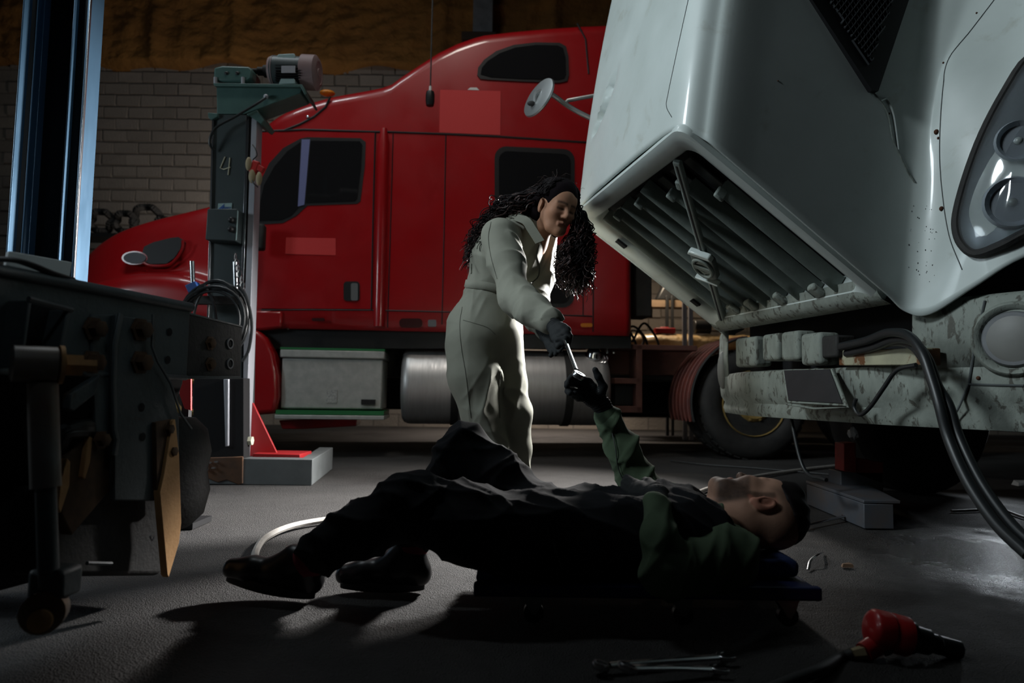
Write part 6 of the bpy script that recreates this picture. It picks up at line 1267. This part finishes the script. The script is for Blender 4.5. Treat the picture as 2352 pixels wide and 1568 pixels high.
for (a, b, r) in ((K(1392, 952, 2.26), K(1406, 985, 2.252), .0405),):
    d = (b-a)/np.linalg.norm(b-a); put(MB().lathe([(-.002, r-.008), (-.001, r+.001), (.02, r+.003), (.042, r+.004), (.047, r+.001), (.047, r-.01)], a, d, 28), 'cuff', 'sweater_green', sw_)
put(MB().tube(cr([K(1404, 985, 2.21), K(1414, 1030, 2.188), K(1420, 1075, 2.185), K(1440, 1120, 2.175)], 6), .002, 5), 'sleeve_seam', 'zip_dark', sw_)
# raised hand, palm to the camera
HY = 2.26
kn = [K(1352, 876, 2.255), K(1344, 888, 2.25), K(1341, 902, 2.25), K(1347, 916, 2.255)]
fing = [[kn[0], K(1330, 866, 2.235), K(1314, 866, 2.205), K(1308, 871, 2.19)], [kn[1], K(1320, 880, 2.225), K(1304, 880, 2.195), K(1302, 886, 2.175)], [kn[2], K(1318, 899, 2.215), K(1305, 898, 2.18), K(1309, 903, 2.16)], [kn[3], K(1328, 914, 2.22), K(1318, 908, 2.19), K(1320, 903, 2.175)]]
gl = glove('glove', man, K(1384, 932, 2.26), kn, fing, [K(1377, 912, 2.25), K(1386, 888, 2.24), K(1374, 864, 2.23), K(1367, 849, 2.225)], K(1393, 953, 2.26), rf=.0108, label='black dotted glove with open palm')
wrib = K(1390, 942, 2.26)
dm = MB()
for i in range(11):
    for j in range(12):
        px = 1338+4.1*i+1.2*j*.0; py = 874+5.0*j+(2.5 if i % 2 else 0)+.35*i
        if (px-1362)**2/26**2+(py-903)**2/34**2 < 1: dm.ball(K(px, py, 2.232-.0006*abs(py-903)*0), (.0017, .0012, .0017), 3)
dob = put(dm, 'grip_dots', 'glove_dot', gl, kind='stuff'); shw = dob.modifiers.new('wrap', 'SHRINKWRAP'); shw.target = gl; shw.wrap_method = 'PROJECT'; shw.use_project_y = True; shw.use_negative_direction = True; shw.use_positive_direction = True; shw.offset = .0006
# hand on the chest
kn2 = [K(1462, 1112, 1.98), K(1458, 1123, 1.965), K(1457, 1136, 1.955), K(1462, 1148, 1.95)]
glove('glove', man, K(1515, 1140, 1.875), kn2, [[k, k+np.array([-.020, .045, .010]), k+np.array([-.020, .075, -.014])] for k in kn2], [K(1505, 1122, 1.91), K(1490, 1108, 1.96), K(1482, 1104, 2.0)], K(1513, 1168, 1.82), rf=.0125, label='black glove resting on the other arm')
# shoes and socks
shoe('shoe', man, K(718, 1362, 1.925)*[1, 1, 0]+[.012, 0, .004], K(506, 1362, 1.945)*[1, 1, 0]+[0, .01, .045], K(705, 1300, 1.915), label='black leather shoe, toe raised'); shoe('shoe', man, K(980, 1350, 2.03)*[1, 1, 0]+[0, 0, .004], K(772, 1350, 2.02)*[1, 1, 0]+[0, 0, .010], K(945, 1265, 2.03), label='black leather shoe flat on the floor')
put(MB().tube([K(740, 1268, 1.905), K(700, 1296, 1.915)], [.050, .047], 18), 'sock', 'sock_red', man); put(MB().tube([K(955, 1215, 2.03), K(945, 1262, 2.03)], [.050, .047], 18), 'sock', 'sock_red', man)
# ================================================================== creeper under him
mat('creeper_blue', (0.012, 0.02, 0.095), 0.45, col2=(0.009, 0.015, 0.07), nscale=8); mat('pad_blue', (0.035, 0.06, 0.18), 0.6, bump=.001, bscale=120); mat('caster_metal', (0.28, 0.29, 0.28), 0.35, .8)
ca, cbx = U(1092, 1350, 1.745)[0], U(1885, 1350, 1.745)[0]; cy0, cy1, cz = 1.745, 2.155, .098
crp = thing('creeper', 'low blue mechanic\'s creeper on casters under the lying person', 'creeper', ((ca+cbx)/2, 1.95, 0))
put(MB().box(((ca+cbx)/2, 1.95, cz-.012), (cbx-ca, cy1-cy0, .024)), 'deck', 'creeper_blue', crp, bevel=.006)
for y in (cy0+.012, cy1-.012): put(MB().box(((ca+cbx)/2, y, cz-.012), (cbx-ca+.01, .026, .034)), 'side_rail', 'creeper_blue', crp, bevel=.006)
p_ = K(1115, 1322, 1.80); put(MB().prism([(ca-.002, cy0+.03, cz), (ca+.075, cy0+.03, cz), (ca+.06, cy0+.03, cz+.035), (ca+.004, cy0+.03, cz+.040)], (0, cy1-cy0-.06, 0)), 'foot_pad', 'pad_blue', crp, bevel=.008)
h0_, h1_ = U(1690, 1290, 1.83)[0], U(1838, 1290, 1.83)[0]
put(MB().prism([(h0_, cy0+.09, cz), (h1_+.0, cy0+.09, cz+.004), (h1_+.004, cy0+.09, cz+.044), (h1_-.03, cy0+.09, cz+.058), (h0_+.0, cy0+.09, cz+.046)], (0, cy1-cy0-.17, 0)), 'headrest', 'pad_blue', crp, bevel=.014, segs=3)
for px, y in ((1215, cy0+.03), (1555, cy0+.03), (1795, cy0+.03), (1215, cy1-.03), (1555, cy1-.03), (1795, cy1-.03)):
    x = U(px, 1380, 1.78)[0]; c = np.array([x, y, 0]); wv = put(MB().lathe([(-.011, .018), (-.009, .0255), (.009, .0255), (.011, .018)], c+[.012, 0, .0265], (0, 1, 0), 18), 'caster_wheel', 'tool_black', crp)
    put(MB().prism([c+[-.022, -.017, .066], c+[.036, -.017, .066], c+[.030, -.017, .045], c+[.016, -.017, .022], c+[.006, -.017, .024], c+[-.012, -.017, .055]], (0, .006, 0)).prism([c+[-.022, .011, .066], c+[.036, .011, .066], c+[.030, .011, .045], c+[.016, .011, .022], c+[.006, .011, .024], c+[-.012, .011, .055]], (0, .006, 0)).box(c+[.005, 0, .069], (.062, .04, .010)), 'caster_fork', 'caster_metal', wv, bevel=.001)
